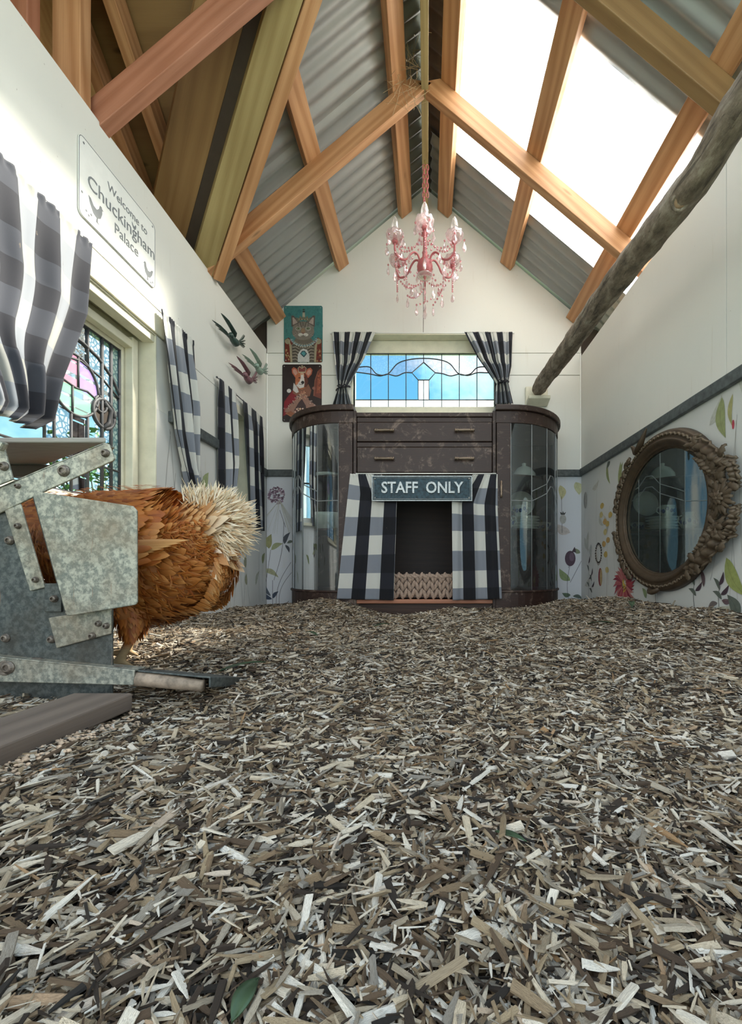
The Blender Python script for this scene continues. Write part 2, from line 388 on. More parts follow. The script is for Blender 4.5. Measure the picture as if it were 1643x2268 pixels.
# left wall with window openings (window_2 Y .78-1.72 z .42-1.154 ; window_3 Y 2.24-2.70 z .50-1.13)
wl = tag(empty('wall_left'), kind='structure')
def lw(y0, y1, z0, z1, name='wall_panel', mat='wall', th=.012, x=XL):
    b = MB(); b.box((x-th, y0, z0), (x, y1, z1)); return b.build(name, M[mat], wl, bevel=.0008)
A0, A1, B0, B1 = .72, 1.722, 2.30, 2.62
lw(-.1, YB, 1.156, ZTL); lw(-.1, A0, .86, 1.154); lw(A1, B0, .86, 1.154); lw(B1, YB+.0, .86, 1.154)
lw(A0, A1, 1.1545, 1.1555)
for y0, y1 in ((-.1, A0), (A1, B0), (B1, YB)): lw(y0, y1, -.1, .86, 'wallpaper', 'paper')
for y0, y1, z in ((A0, A1, .42), (B0, B1, .50)): lw(y0, y1, -.1, z, 'wallpaper', 'paper')
b = MB()
for y0, y1, z0, z1 in ((-.1, YB+.1, 1.156, ZTL-.012), (-.1, A0, -.1, 1.156), (A1, B0, -.1, 1.156), (B1, YB+.1, -.1, 1.156), (A0, A1, -.1, .42), (B0, B1, -.1, .50)):
    b.box((XL-.10, y0, z0), (XL-.0125, y1, z1))
b.build('stud_framing', M['dark'], wl)
# right wall
wr = tag(empty('wall_right'), kind='structure')
for y0, y1 in ((-.1, 1.492), (1.495, YB)):
    b = MB(); b.box((XR, y0, .86), (XR+.012, y1, ZTR)); b.build('wall_panel', M['wall'], wr, bevel=.0008)
b = MB(); b.box((XR-.001, -.1, -.1), (XR+.012, YB, .86)); b.build('wallpaper', M['paper'], wr)
b = MB(); b.box((XR+.0125, -.1, -.1), (XR+.1, YB+.1, ZTR-.01)); b.build('stud_framing', M['dark'], wr)
# dado rails
def rail(lo, hi, n):
    b = MB(); b.box(lo, hi); tag(b.build('trim_%d' % n, M['rail'], bevel=.004), kind='structure')
rail((XL, YB-.022, .836), (XR, YB-.0045, .882), 1)
rail((XR-.02, -.1, .838), (XR-.0015, YB-.023, .884), 2)
rail((XL+.0005, A1+.075, .832), (XL+.02, B0-.03, .880), 3); rail((XL+.0005, B1+.06, .832), (XL+.02, YB-.023, .880), 4)
# inside corner beads
for x, n in ((XL+.006, 5), (XR-.006, 6)):
    b = MB(); b.box((x-.005, YB-.006, .884), (x+.005, YB-.0005, ZTL-.03)); tag(b.build('trim_%d' % n, M['white'], bevel=.002), kind='structure')

# ---------------------------------------------------------------- roof
ceil = tag(empty('ceiling'), kind='structure')
def beam(name, p0, p1, w, h, mat, parent, up=(0, 0, 1), shear0=0, shear1=0, label=None):
    p0 = Vector(p0); p1 = Vector(p1); d = (p1-p0); Ln = d.length; d.normalize()
    side = Vector(up).cross(d).normalized(); u2 = d.cross(side)
    Mx = Matrix((d, side, u2)).transposed().to_4x4(); Mx.translation = (p0+p1)/2
    vs = []
    for k, x in ((0, -Ln/2), (1, Ln/2)):
        for y, z in ((-w/2, -h/2), (w/2, -h/2), (w/2, h/2), (-w/2, h/2)):
            vs.append((x+(shear1 if k else shear0)*z, y, z))
    me = bpy.data.meshes.new(name); me.from_pydata(vs, [], [(0, 1, 2, 3), (7, 6, 5, 4), (0, 4, 5, 1), (1, 5, 6, 2), (2, 6, 7, 3), (3, 7, 4, 0)])
    o = mesh_obj(name, me, M[mat], parent, (0, 0, 0)); o.matrix_local = Mx
    bv = o.modifiers.new('bevel', 'BEVEL'); bv.width = .0025; bv.segments = 2
    return o
ang = math.atan(SL); cs, sn = math.cos(ang), math.sin(ang)
# ridge board
beam('ridge_board', (X0, .9, 2.67), (X0, YB-.003, 2.67), .036, .165, 'pine_green', ceil)
hv = .09/cs/2
for Y, ml, mr in ((1.445, 'pine_red', 'pine_brown'), (2.145, 'pine', 'pine')):
    for sgn, mt in ((-1, ml), (1, mr)):
        x0 = X0+sgn*.0185; x1 = X0+sgn*1.30
        z = lambda x: 2.59-SL*abs(x-X0)+hv
        if sgn < 0 and Y > 2: x1 = X0-1.14
        if sgn < 0 and Y < 2: x1 = X0-1.11
        beam('rafter', (x0, Y, z(x0)), (x1, Y, z(x1)), .045, .09, mt, ceil, shear0=sgn*0+SL, shear1=SL*0)
zt = 2.59+.09/cs; pt = .045/cs/2
def purlin(sgn, xc, y0, y1, w=.09, mat='pine'):
    x = xc; z = zt-SL*abs(x-X0)+pt
    n = Vector((sgn*sn, 0, cs))
    beam('purlin', (x, y0, z), (x, y1, z), w, .045, mat, ceil, up=n)
def yv(x): return 2.08-(x-XL)              # valley line of the cross gable
for xc, sg in ((-.150, -1), (-.575, -1), (-1.0, -1)): purlin(sg, xc, max(.9, yv(xc)+.02), YB-.003, .088)
for xc in (.118, .54, .985): purlin(1, xc, .9, YB-.003, .092)
# corrugated sheets
def corr(name, sgn, y0, y1, xa, xb, mat, clip=None, lift=0):
    n = max(4, int(round((y1-y0)/.0095))); b = MB(); nvv = 14
    def fn(a, c):
        y = y0+(y1-y0)*a
        xs, xe = xa, xb
        if clip: xe = clip(y)
        x = xs+(xe-xs)*c; off = .0085*math.sin(2*math.pi*y/.076)+.009+lift
        return (x+sgn*sn*off, y, ZI-SL*abs(x-X0)+cs*off)
    b.grid(fn, n, nvv if clip else 6); return b.build(name, M[mat], ceil, smooth=True)
y = .9
while y < 3.05:
    y1 = min(y+.836, 3.1)
    y = y1
YS = [(.9, 1.675), (2.51, 3.1)]
for y0, y1 in YS: corr('corrugated_sheet', 1, y0-.01 if y0 > 2 else y0, y1+(.01 if y0 < 2 else 0), X0+.03, X0+1.36, 'iron')
corr('skylight_sheet', 1, 1.66, 2.525, X0+.085, X0+1.36, 'skylight', lift=.004)
corr('ridge_cap', 1, .9, 3.1, X0-.02, X0+.12, 'dark', lift=.022)
for y0, y1 in ((1.05, 1.6), (1.6, 2.08), (2.08, 2.6), (2.6, 3.1)):
    corr('corrugated_sheet', -1, y0, y1, X0-.0, X0-1.36, 'iron', clip=(lambda y: max(X0-1.36, min(X0-.02, XL+(2.08-y)-.05)) if y < 2.08 else X0-1.36))
# valley timbers (parallel lines at 45 degrees in plan)
dv = Vector((1, -1, SL)); ev = Vector((1, 1, 0)).normalized()
def valley(name, off, w, h, dz, mat, s0=-.06, s1=1.02):
    a = Vector((XL, 2.08, ZTL+.0))+ev*off+Vector((0, 0, dz))
    beam(name, a+dv*s0, a+dv*s1, w, h, mat, ceil, up=(0, 0, 1))
valley('valley_rafter', .092, .05, .10, .075, 'pine')
valley('valley_board', .012, .10, .03, .04, 'pine_green')
valley('valley_flashing', -.058, .045, .012, .062, 'dark')
valley('valley_board', -.155, .15, .03, .075, 'pine_brown')
# cross gable: roof planes, rafters, gable end
zc = lambda y: ZTL+.10+SL*(2.08-y) if y > 1.0 else ZTL+.10+SL*(y+.08)
YR = 1.0
b = MB()
b.add([(XL-.28, 2.20, zc(2.20)+.09), (XL-.28, YR, zc(YR)+.09), (X0, YR, zc(YR)+.09), (XL+.0, 2.12, zc(2.12)+.09)], [(0, 1, 2, 3)])
b.build('gable_roof_lining', M['pine_brown'], ceil, solid=.012)
b = MB(); b.add([(XL-.28, YR, zc(1.001)+.09), (XL-.28, .2, zc(1.001)+.09-SL*.8), (-.2, .2, zc(1.001)+.09-SL*.8), (X0, YR, zc(1.001)+.09)], [(0, 1, 2, 3)])
b.build('gable_roof_lining', M['pine_brown'], ceil, solid=.012)
for x in (XL-.035, XL-.19):
    beam('gable_rafter', (x, 2.14, zc(2.14)-.0), (x, YR+.02, zc(YR+.02)-.0), .045, .09, 'pine', ceil, shear1=0)
beam('gable_rafter', (-.80, 1.79, zc(1.79)), (-.80, YR+.02, zc(YR+.02)), .045, .09, 'pine_red', ceil)
beam('gable_ridge', (XL-.25, YR, zc(YR)+.01), (X0-.02, YR, zc(YR)+.01), .04, .15, 'pine_red', ceil)
for yy in (1.26,): beam('gable_purlin', (XL-.25, yy, zc(yy)+.06), (X0-.3, yy, zc(yy)+.06), .09, .04, 'pine_red', ceil, up=(0, SL, 1))
b = MB(); b.prism([(XL-.21, .1, 1.4), (XL-.21, 2.2, 1.4), (XL-.21, 2.2, zc(2.2)+.08), (XL-.21, 1.0, zc(1.0)+.08), (XL-.21, .1, zc(1.0)-.7)], (-.012, 0, 0))
b.build('gable_end_panel', M['ply'], ceil)
for yy in (1.385,): beam('gable_stud', (XL-.06, yy, 1.55), (XL-.06, yy, zc(yy)-.03), .09, .045, 'pine', ceil, up=(0, 1, 0))
beam('gable_stud', (XL-.15, 1.30, 1.55), (XL-.15, 1.30, zc(1.30)), .09, .045, 'pine_red', ceil, up=(0, 1, 0))
# wall plates; eaves boards are added to keep sky light from leaking in
beam('wall_plate', (XL-.055, -.1, ZTL-.008), (XL-.055, YB+.1, ZTL-.008), .085, .03, 'pine', ceil, up=(0, 0, 1)).location.z -= .002
beam('wall_plate', (XR+.058, -.1, ZTR-.008), (XR+.058, YB+.1, ZTR-.008), .085, .03, 'pine', ceil, up=(0, 0, 1))
beam('eaves_board', (XL-.235, 2.1, 1.56), (XL-.235, YB+.1, 1.56), .018, .30, 'pine_red', ceil)
beam('eaves_board', (XR+.27, .9, 1.53), (XR+.27, YB+.1, 1.53), .018, .24, 'pine_red', ceil)
for x in (XL-.15, XR+.14): beam('blocking_board', (x-.10, YB+.05, 1.72), (x+.10, YB+.05, 1.72), .02, .42, 'pine_red', ceil, up=(0, 0, 1))

# ---------------------------------------------------------------- windows
def regions(P, sx, sz, cell, label_fn):
    """cells of a pane field grouped by region -> {key: (verts, faces)}; P maps (s, t) to 3-D."""
    nu, nv = int(round(sx/cell)), int(round(sz/cell)); out = {}
    for j in range(nv):
        i = 0
        while i < nu:
            k = label_fn((i+.5)*sx/nu, (j+.5)*sz/nv); i2 = i
            while i2+1 < nu and label_fn((i2+1.5)*sx/nu, (j+.5)*sz/nv) == k: i2 += 1
            V, Fc = out.setdefault(k, ([], [])); n = len(V)
            a, c, d, e2 = i*sx/nu, (i2+1)*sx/nu, j*sz/nv, (j+1)*sz/nv
            V += [P(a, d), P(c, d), P(c, e2), P(a, e2)]; Fc.append((n, n+1, n+2, n+3)); i = i2+1
    return out
# window_1 : behind wall_back, glass plane Y = 2.985
YG = 2.985
def gx1(u): return (u-VU)*YG/F
def gz1(v): return CZ+(VV-v)*YG/F
gl, gr, gt, gb = gx1(781), gx1(1095), gz1(784), gz1(903)
w1 = tag(empty('window_1'), kind='structure')
b = MB()   # reveal lining
b.box((WX0, YB-.004, WZ1-.001), (WX1, YG+.03, WZ1+.012)); b.box((WX0-.012, YB-.004, WZ0), (WX0, YG+.03, WZ1)); b.box((WX1, YB-.004, WZ0), (WX1+.012, YG+.03, WZ1)); b.box((WX0, YB-.012, WZ0-.02), (WX1, YG+.03, WZ0))
b.build('window_reveal', M['cream'], w1, bevel=.001)
def wframe(parent, plane, a0, a1, b0, b1, A0_, A1_, B0_, B1_, th, mat='cream'):
    """frame between opening A and glass b; plane(s, t, d)"""
    b = MB()
    for s0, s1, t0, t1 in ((A0_, a0, B0_, B1_), (a1, A1_, B0_, B1_), (a0, a1, B0_, b0), (a0, a1, b1, B1_)):
        q = [plane(s0, t0, 0), plane(s1, t0, 0), plane(s1, t1, 0), plane(s0, t1, 0)]
        b.prism(q, Vector(plane(0, 0, th))-Vector(plane(0, 0, 0)))
    return b.build('window_frame', M[mat], parent, bevel=.002)
wframe(w1, lambda s, t, d: (s, YG-.015+d, t), gl, gr, gb, gt, WX0+.0005, WX1-.0005, WZ0+.0005, WZ1-.002, .04)
b = MB(); b.box((WX0-.01, YB-.03, WZ0-.0), (WX1+.01, YG-.016, WZ0+.018)); b.build('window_sill', M['white'], w1, bevel=.004)
Wd, Ht = gr-gl, gt-gb
us = [821, 860, 899, 938, 978, 1017, 1056]; vh = gz1(886)-gb
def sc1(u, v): return (gx1(u)-gl, gz1(v)-gb)
cs_ = [sc1(u, 0)[0] for u in us]
wave_u = [(781, 817), (800, 813), (820, 814), (835, 829), (858, 829), (880, 806), (905, 797), (938, 794), (972, 797), (996, 806), (1017, 829), (1040, 829), (1056, 815), (1076, 813), (1095, 818)]
wave_l = [(781, 824), (800, 826), (821, 829), (842, 833), (858, 829), (878, 833), (896, 826), (912, 826)]
wave_l2 = [(964, 826), (980, 828), (998, 833), (1017, 829), (1036, 832), (1056, 826), (1076, 826), (1095, 826)]
dia = [(938, 803), (964, 826), (950, 842), (926, 842), (912, 826)]
def pl(pts, n=6):   # smooth polyline
    P = [Vector(sc1(*p)+(0,)) for p in pts]; out = []
    for i in range(len(P)-1):
        p0, p1, p2, p3 = P[max(i-1, 0)], P[i], P[i+1], P[min(i+2, len(P)-1)]
        for k in range(n):
            t = k/n; out.append(.5*((2*p1)+(p2-p0)*t+(2*p0-5*p1+4*p2-p3)*t*t+(3*p1-p0-3*p2+p3)*t**3))
    return out+[P[-1]]
WU, WLo, WLo2 = pl(wave_u), pl(wave_l), pl(wave_l2)
def yat(poly, x):
    for a, c in zip(poly, poly[1:]):
        if a.x <= x <= c.x: return a.y+(c.y-a.y)*(x-a.x)/(c.x-a.x+1e-9)
    return None
DP = [sc1(*p) for p in dia]
def inpoly(x, y, P):
    r = False
    for i in range(len(P)):
        (x1, y1), (x2, y2) = P[i], P[i-1]
        if (y1 > y) != (y2 > y) and x < (x2-x1)*(y-y1)/(y2-y1)+x1: r = not r
    return r
def lab1(s, t):
    c = sum(s > q for q in cs_)
    if t < vh: return ('c', c, 0)
    if inpoly(s, t, DP): return ('d', 0, 0)
    dx0, dx1 = sc1(926, 0)[0], sc1(950, 0)[0]
    if dx0 < s < dx1 and t < sc1(0, 842)[1]: return ('b', int(s > sc1(938, 0)[0]), 0)
    yu, yl = yat(WU, s), yat(WLo, s) or yat(WLo2, s)
    if yl is None: yl = sc1(0, 826)[1]
    if t > yu: return ('a', c, 0)
    return ('p', c, 1) if t > yl else ('l', c, 0)
R = regions(lambda s, t: (gl+s, YG, gb+t), Wd, Ht, .0032, lab1)
for k, (V, Fc) in R.items():
    m = {'p': 'g_pale', 'a': 'g_arc', 'c': 'g_white', 'b': 'g_white'}.get(k[0], 'g_sky')
    b = MB(); b.add(V, Fc); b.build('pane', M[m], w1)
b = MB(); W3 = lambda p: (gl+p[0], YG-.002, gb+p[1])
for q in cs_:
    if abs(q-cs_[3]) < 1e-6:
        b.tube([W3((q, 0)), W3((q, sc1(0, 842)[1]))], .0032, 6); b.tube([W3((q, sc1(0, 803)[1])), W3((q, Ht))], .0032, 6)
    else: b.tube([W3((q, 0)), W3((q, Ht))], .0032, 6)
b.tube([W3((0, vh)), W3((Wd, vh))], .0035, 6)
for P in (WU, WLo, WLo2): b.tube([W3(p) for p in P], .0038, 6)
b.tube([W3(p) for p in DP+DP[:1]], .004, 6)
for u in (926, 950): b.tube([W3(sc1(u, 842)), W3(sc1(u, 886))], .0032, 6)
for e0, e1 in (((0, 0), (0, Ht)), ((Wd, 0), (Wd, Ht)), ((0, 0), (Wd, 0)), ((0, Ht), (Wd, Ht))): b.tube([W3(e0), W3(e1)], .005, 6)
b.build('lead_came', M['lead'], w1, smooth=True)

# window_2 : big stained window of the left wall, glass plane x = -1.19
XG = -1.19
w2 = tag(empty('window_2'), kind='structure')
b = MB(); xo = XG-.04
b.box((xo, A0, 1.150), (XL+.001, A1, 1.156)); b.box((xo, A1-.006, .42), (XL+.001, A1, 1.15)); b.box((xo, A0, .42), (XL+.001, A0+.006, 1.15)); b.box((xo, A0, .42), (XL+.02, A1, .436))
b.build('window_reveal', M['cream'], w2, bevel=.001)
b = MB()   # architrave / lintel board below the curtain rod
b.box((XL, A0-.03, 1.156), (XL+.010, A1+.04, 1.235)); b.build('window_lintel', M['cream'], w2, bevel=.003)
b = MB(); b.box((XL-.05, A0+.01, 1.122), (XL-.004, A1-.006, 1.1495)); b.build('lintel_strip', M['cream'], w2, bevel=.002)
y0g, y1g, z0g, z1g = .77, 1.655, .47, 1.06
wframe(w2, lambda s, t, d: (XG+.012-d, s, t), y0g, y1g, z0g, z1g, A0+.008, A1-.007, .437, 1.149, .04)
b = MB(); b.box((XG+.013, 1.668, .45), (XG+.045, 1.70, 1.12)); b.box((XG+.013, .8, 1.075), (XG+.045, 1.668, 1.105)); b.build('casement_stile', M['cream'], w2, bevel=.003)
def s2(u, v):
    p = PW(u, v, XG); return (p[1]-y0g, p[2]-z0g)
CC = s2(165, 852); CR = .102
cols2 = [y-y0g for y in (.92, 1.08, 1.33, 1.365, 1.43, 1.50, 1.565, 1.61)]
def lab2(s, t):
    d = math.hypot(s-CC[0], t-CC[1])
    if d < CR:
        up = t > CC[1]-.006+ .05*abs(s-CC[0]-.0)*-1
        if up: return ('pink' if s < CC[0]+.012 else 'purple', 0)
        return ('green', int(s > CC[0]-.012))
    c = sum(s > q for q in cols2); r = int(t > .50)+int(t > .36)*1
    if s > .765: return ('tx', r)
    if t > CC[1]+.04 and t > .36: return ('tx2', c)
    return ('sky', c, int(t > .12)) if c not in (3, 4) else ('tx3', c, int(t > .12))
R = regions(lambda s, t: (XG, y0g+s, z0g+t), y1g-y0g, z1g-z0g, .005, lab2)
for k, (V, Fc) in R.items():
    m = {'pink': 'g_pink', 'purple': 'g_purple', 'green': 'g_green', 'sky': 'g_sky'}.get(k[0], 'g_tex')
    b = MB(); b.add(V, Fc); b.build('pane', M[m], w2)
b = MB(); W4 = lambda s, t, d=.003: (XG+d, y0g+s, z0g+t)
def arc(cx, cy, r, a0, a1, n=24): return [W4(cx+r*math.cos(math.radians(a0+(a1-a0)*i/n)), cy+r*math.sin(math.radians(a0+(a1-a0)*i/n))) for i in range(n+1)]
b.tube(arc(CC[0], CC[1], CR, 0, 360, 40), .005, 6)
b.tube([W4(CC[0]-CR, CC[1]+.012), W4(CC[0]-.05, CC[1]-.002), W4(CC[0], CC[1]-.01), W4(CC[0]+.05, CC[1]-.002), W4(CC[0]+CR, CC[1]-.018)], .004, 6)
b.tube([W4(CC[0]+.012, CC[1]-.01), W4(CC[0]+.012, CC[1]+CR)], .004, 6); b.tube([W4(CC[0]-.012, CC[1]-.01), W4(CC[0]-.012, CC[1]-CR)], .004, 6)
big = [s2(145, 730), s2(180, 758), s2(215, 792), s2(245, 835), s2(265, 880), s2(273, 915)]
b.tube([W4(*p) for p in big], .006, 6)
for q in cols2:
    segs = [(0, .59)]
    if abs(q-CC[0]) < CR:
        h = math.sqrt(CR*CR-(q-CC[0])**2); segs = [(0, CC[1]-h), (CC[1]+h, .59)]
    for a, c in segs: b.tube([W4(q, a), W4(q, c)], .0045 if q < .75 else .006, 6)
for t in (.12,): b.tube([W4(0, t), W4(y1g-y0g, t)], .004, 6)
b.tube([W4(.45, .40), W4(.70, .46), W4(.80, .44), W4(.885, .40)], .004, 6)
b.tube(arc(.805, .315, .052, 0, 360, 26), .007, 6); b.tube(arc(.79, .345, .028, 0, 360, 18), .005, 6)
b.tube([W4(.805, .36), W4(.84, .34), W4(.83, .29), W4(.80, .262)], .009, 6)
for e0, e1 in (((0, 0), (0, .59)), ((.885, 0), (.885, .59)), ((0, 0), (.885, 0)), ((0, .59), (.885, .59))): b.tube([W4(*e0), W4(*e1)], .006, 6)
b.build('lead_came', M['lead'], w2, smooth=True)
b = MB(); b.add([W4(.805+.045*math.cos(a/9*math.pi), .305+.045*math.sin(a/9*math.pi+math.pi), .001) for a in range(19)], [list(range(19))]); b.build('pane', M['dark'], w2)

# window_3 : narrow window of the left wall
w3 = tag(empty('window_3'), kind='structure')
b = MB(); b.box((XL-.09, B0, 1.11), (XL+.001, B1, 1.156)); b.box((XL-.09, B0, .5), (XL+.001, B0+.02, 1.11)); b.box((XL-.09, B1-.02, .5), (XL+.001, B1, 1.11)); b.box((XL-.09, B0, .5), (XL+.02, B1, .52)); b.build('window_reveal', M['cream'], w3, bevel=.001)
wframe(w3, lambda s, t, d: (XL-.06-d, s, t), B0+.05, B1-.05, .56, 1.05, B0+.021, B1-.021, .521, 1.109, .02, 'white')
b = MB(); b.box((XL-.074, B0+.05, .56), (XL-.07, B1-.05, 1.05)); b.build('pane', M['g_cab'], w3)
for wz in (.8,): b = MB(); b.box((XL-.068, B0+.05, .79), (XL-.06, B1-.05, .80)); b.box((XL-.068, 2.455, .56), (XL-.06, 2.465, 1.05)); b.build('glazing_bar', M['lead'], w3)
# ---------------------------------------------------------------- mulch (one mass of loose chips)
def chip_sources():
    col = bpy.data.collections.new('chip_shapes'); r = random.Random(3); out = []
    def mat():
        t = NT('wood_chip')
        a = t.n('ShaderNodeAttribute', attribute_name='tone', attribute_type='INSTANCER').outputs['Fac']
        c = t.ramp(a, [(0, (.012, .008, .005)), (.12, (.045, .026, .014)), (.24, (.115, .070, .038)), (.36, (.26, .175, .10)), (.48, (.44, .33, .20)), (.60, (.31, .28, .24)), (.72, (.72, .59, .42)), (.90, (.92, .86, .76)), (1, (.42, .23, .09))])
        f = t.noise(t.n('ShaderNodeMapping', {0: t.n('ShaderNodeTexCoord').outputs['Object'], 'Scale': (1.2, 6, 9)}).outputs[0], 2.6, 5, .75)
        c = t.mix(1.0, c, t.ramp(f, [(.34, (.30, .26, .22)), (.56, (1.05, 1.05, 1.05))]), 'MULTIPLY')
        t.bsdf(c, .75, 0, f, .5, .04); return t.m
    m = mat()
    for k in range(10):
        n = 5; V = []; Fa = []
        bend = r.uniform(-.12, .12); tw = r.uniform(-.5, .5); tp = r.uniform(.3, 1) if k % 3 else r.uniform(.05, .3)
        for i in range(n+1):
            x = -1+2*i/n; s = 1-(1-tp)*max(0, x)*.9; s *= r.uniform(.85, 1.1)
            jx = r.uniform(-.05, .05) if i in (0, n) else 0
            a = tw*x*.5; oy = bend*x*x
            for y, z in ((-1, -.5), (1, -.45), (.85, .45), (-.8, .55)):
                yy, zz = y*s, z*s*r.uniform(.8, 1.1)
                V.append((x*(1+jx*y), oy+(yy*math.cos(a)-zz*math.sin(a)), yy*math.sin(a)*.4+zz+bend*x*x*2))
        for i in range(n):
            for j in range(4): Fa.append((i*4+j, i*4+(j+1) % 4, (i+1)*4+(j+1) % 4, (i+1)*4+j))
        Fa += [(3, 2, 1, 0), (n*4, n*4+1, n*4+2, n*4+3)]
        me = bpy.data.meshes.new('chip'); me.from_pydata(V, [], Fa); me.materials.append(m); me.update()
        o = bpy.data.objects.new('chip', me); col.objects.link(o)
    return col
def mulch(name, label, n, xr, yr, keep=None, size=1.0, seed=1, ylo=None, dz=(-.006, .006), parent=None):
    g = np.random.default_rng(seed)
    x = g.uniform(xr[0], xr[1], n); y = g.uniform(yr[0], yr[1], n)
    if keep is not None: k = keep(x, y); x, y = x[k], y[k]; n = len(x)
    z = np.array([H(a, c) for a, c in zip(x, y)])+g.uniform(dz[0], dz[1], n)
    ln = np.clip(g.lognormal(math.log(.0074), .56, n), .0020, .030)*size     # half length
    wd = np.clip(ln*g.uniform(.07, .25, n), .0006, .0028)*1.0
    wide = g.random(n) < .05; wd[wide] *= 1.5
    th = wd*g.uniform(.35, .95, n)
    yaw = g.uniform(0, 2*np.pi, n); pit = g.normal(0, .17, n); up = g.random(n) < .05; pit[up] = g.normal(0, .5, up.sum()); pit = np.clip(pit, -.9, .9)
    rol = g.normal(0, .5, n)
    tone = np.clip(g.beta(1.0, 1.15, n), 0, 1)
    me = bpy.data.meshes.new(name); me.vertices.add(n); me.vertices.foreach_set('co', np.stack([x, y, z], 1).astype(np.float32).ravel())
    for nm, arr in (('rot', np.stack([rol, pit, yaw], 1)), ('scl', np.stack([ln, wd, th], 1))):
        at = me.attributes.new(nm, 'FLOAT_VECTOR', 'POINT'); at.data.foreach_set('vector', arr.astype(np.float32).ravel())
    at = me.attributes.new('tone', 'FLOAT', 'POINT'); at.data.foreach_set('value', tone.astype(np.float32))
    at = me.attributes.new('pick', 'INT', 'POINT'); at.data.foreach_set('value', g.integers(0, 10, n).astype(np.int32))
    o = bpy.data.objects.new(name, me); link(o, parent); tag(o, label, 'mulch' if label else None, kind='stuff')
    ng = bpy.data.node_groups.new('scatter', 'GeometryNodeTree')
    ng.interface.new_socket('Geometry', in_out='INPUT', socket_type='NodeSocketGeometry'); ng.interface.new_socket('Geometry', in_out='OUTPUT', socket_type='NodeSocketGeometry')
    N = ng.nodes; Lk = ng.links.new
    gi, go = N.new('NodeGroupInput'), N.new('NodeGroupOutput'); ip = N.new('GeometryNodeInstanceOnPoints'); ci = N.new('GeometryNodeCollectionInfo')
    ci.inputs[0].default_value = CHIPS; ci.inputs['Separate Children'].default_value = True; ci.inputs['Reset Children'].default_value = True
    Lk(gi.outputs[0], ip.inputs['Points']); Lk(ci.outputs[0], ip.inputs['Instance']); ip.inputs['Pick Instance'].default_value = True
    def na(nm, ty):
        a = N.new('GeometryNodeInputNamedAttribute'); a.data_type = ty; a.inputs[0].default_value = nm; return a.outputs['Attribute']
    e2r = N.new('FunctionNodeEulerToRotation'); Lk(na('rot', 'FLOAT_VECTOR'), e2r.inputs[0]); Lk(e2r.outputs[0], ip.inputs['Rotation'])
    Lk(na('scl', 'FLOAT_VECTOR'), ip.inputs['Scale']); Lk(na('pick', 'INT'), ip.inputs['Instance Index'])
    Lk(ip.outputs[0], go.inputs[0])
    md = o.modifiers.new('scatter', 'NODES'); md.node_group = ng
    return o
CHIPS = chip_sources()
def keepf(x, y):
    d = np.abs(x) < .35+y*1.02
    feeder = (x < -.46) & (y > .63) & (y < .97) & (x > -1.0)
    pl_ = (x < -.425) & (x > -.51) & (y < .62) & (y > .2)
    cab = (np.abs(x+.015) < .80) & (y > 2.45)
    return d & ~pl_ & ~cab
near = mulch('mulch', 'thick bed of straw coloured and grey wood chip mulch covering the coop floor', 430000, (XL+.012, XR-.012), (.09, YB-.01), keepf, 1.0, 5)
near2 = mulch('mulch', None, 90000, (-.9, .9), (.09, .75), lambda x, y: (np.abs(x) < .2+y*.95) & ~((x < -.425) & (x > -.51) & (y < .62)), .72, 11, dz=(-.003, .009), parent=near)
near2.name = 'surface_chips'

# green leaves lying on the mulch
M['leaf'] = plain('green_leaf', (.022, .048, .018), .55, var=.5, scale=40)
def leaf(u, v, ln, wd, ang, label, arch=.006, mat='leaf', name='fallen_leaf'):
    y = .22*F/(v-VV); x = (u-VU)*y/F
    for _ in range(4): y = (CZ-H(x, y))*F/(v-VV); x = (u-VU)*y/F
    b = MB(); ca, sa = math.cos(ang), math.sin(ang)
    def fn(a, c):
        s = (a-.5)*ln; w = wd*math.sin(math.pi*min(1, a*1.02)**.8)*(c-.5); zz = arch*(1-(2*a-1)**2)+abs(c-.5)*.25*wd+.006+a*ln*.12
        return (x+s*ca-w*sa, y+s*sa+w*ca, H(x, y)+zz)
    b.grid(fn, 10, 4); o = b.build(name, M[mat], smooth=True, solid=.0006, org=True); tag(o, label, 'leaf', 'green leaves on the mulch')
leaf(535, 1492, .085, .016, .5, 'long narrow green leaf on the mulch beyond the tip of the treadle plate')
leaf(1398, 1374, .07, .024, 1.2, 'upright green leaf on the mulch below the red printed flower', .02)
leaf(1328, 1388, .09, .022, -.6, 'dull green leaf lying on mulch between the cabinet and the mirror')
leaf(845, 1392, .06, .02, .4, 'small green leaf on the mulch in front of the cabinet plinth')
leaf(1030, 1352, .07, .02, .9, 'green leaf on mulch against the cabinet plinth under the curtains')
leaf(545, 2250, .020, .010, 1.3, 'broad dark green leaf standing in the nearest wood chips', .004)
leaf(1130, 1875, .028, .007, -.7, 'thin dark green blade lying in the middle of the mulch', .002)
leaf(690, 1412, .05, .014, 2.6, 'little green sprig leaf on the mulch before the bow ended cabinet')
M['twig'] = plain('dark_twig', (.09, .05, .03), .8)
t1 = PX(820, 1447, 1.16); b = MB(); b.tube([(t1[0], t1[1], t1[2]-.01), (t1[0]-.002, t1[1], t1[2]+.02), (t1[0]-.004, t1[1]-.003, t1[2]+.045)], [.003, .0025, .0012], 6)
tag(b.build('twig', M['twig'], smooth=True, org=True), 'short dark twig sticking up from the mulch before the cabinet', 'twig')

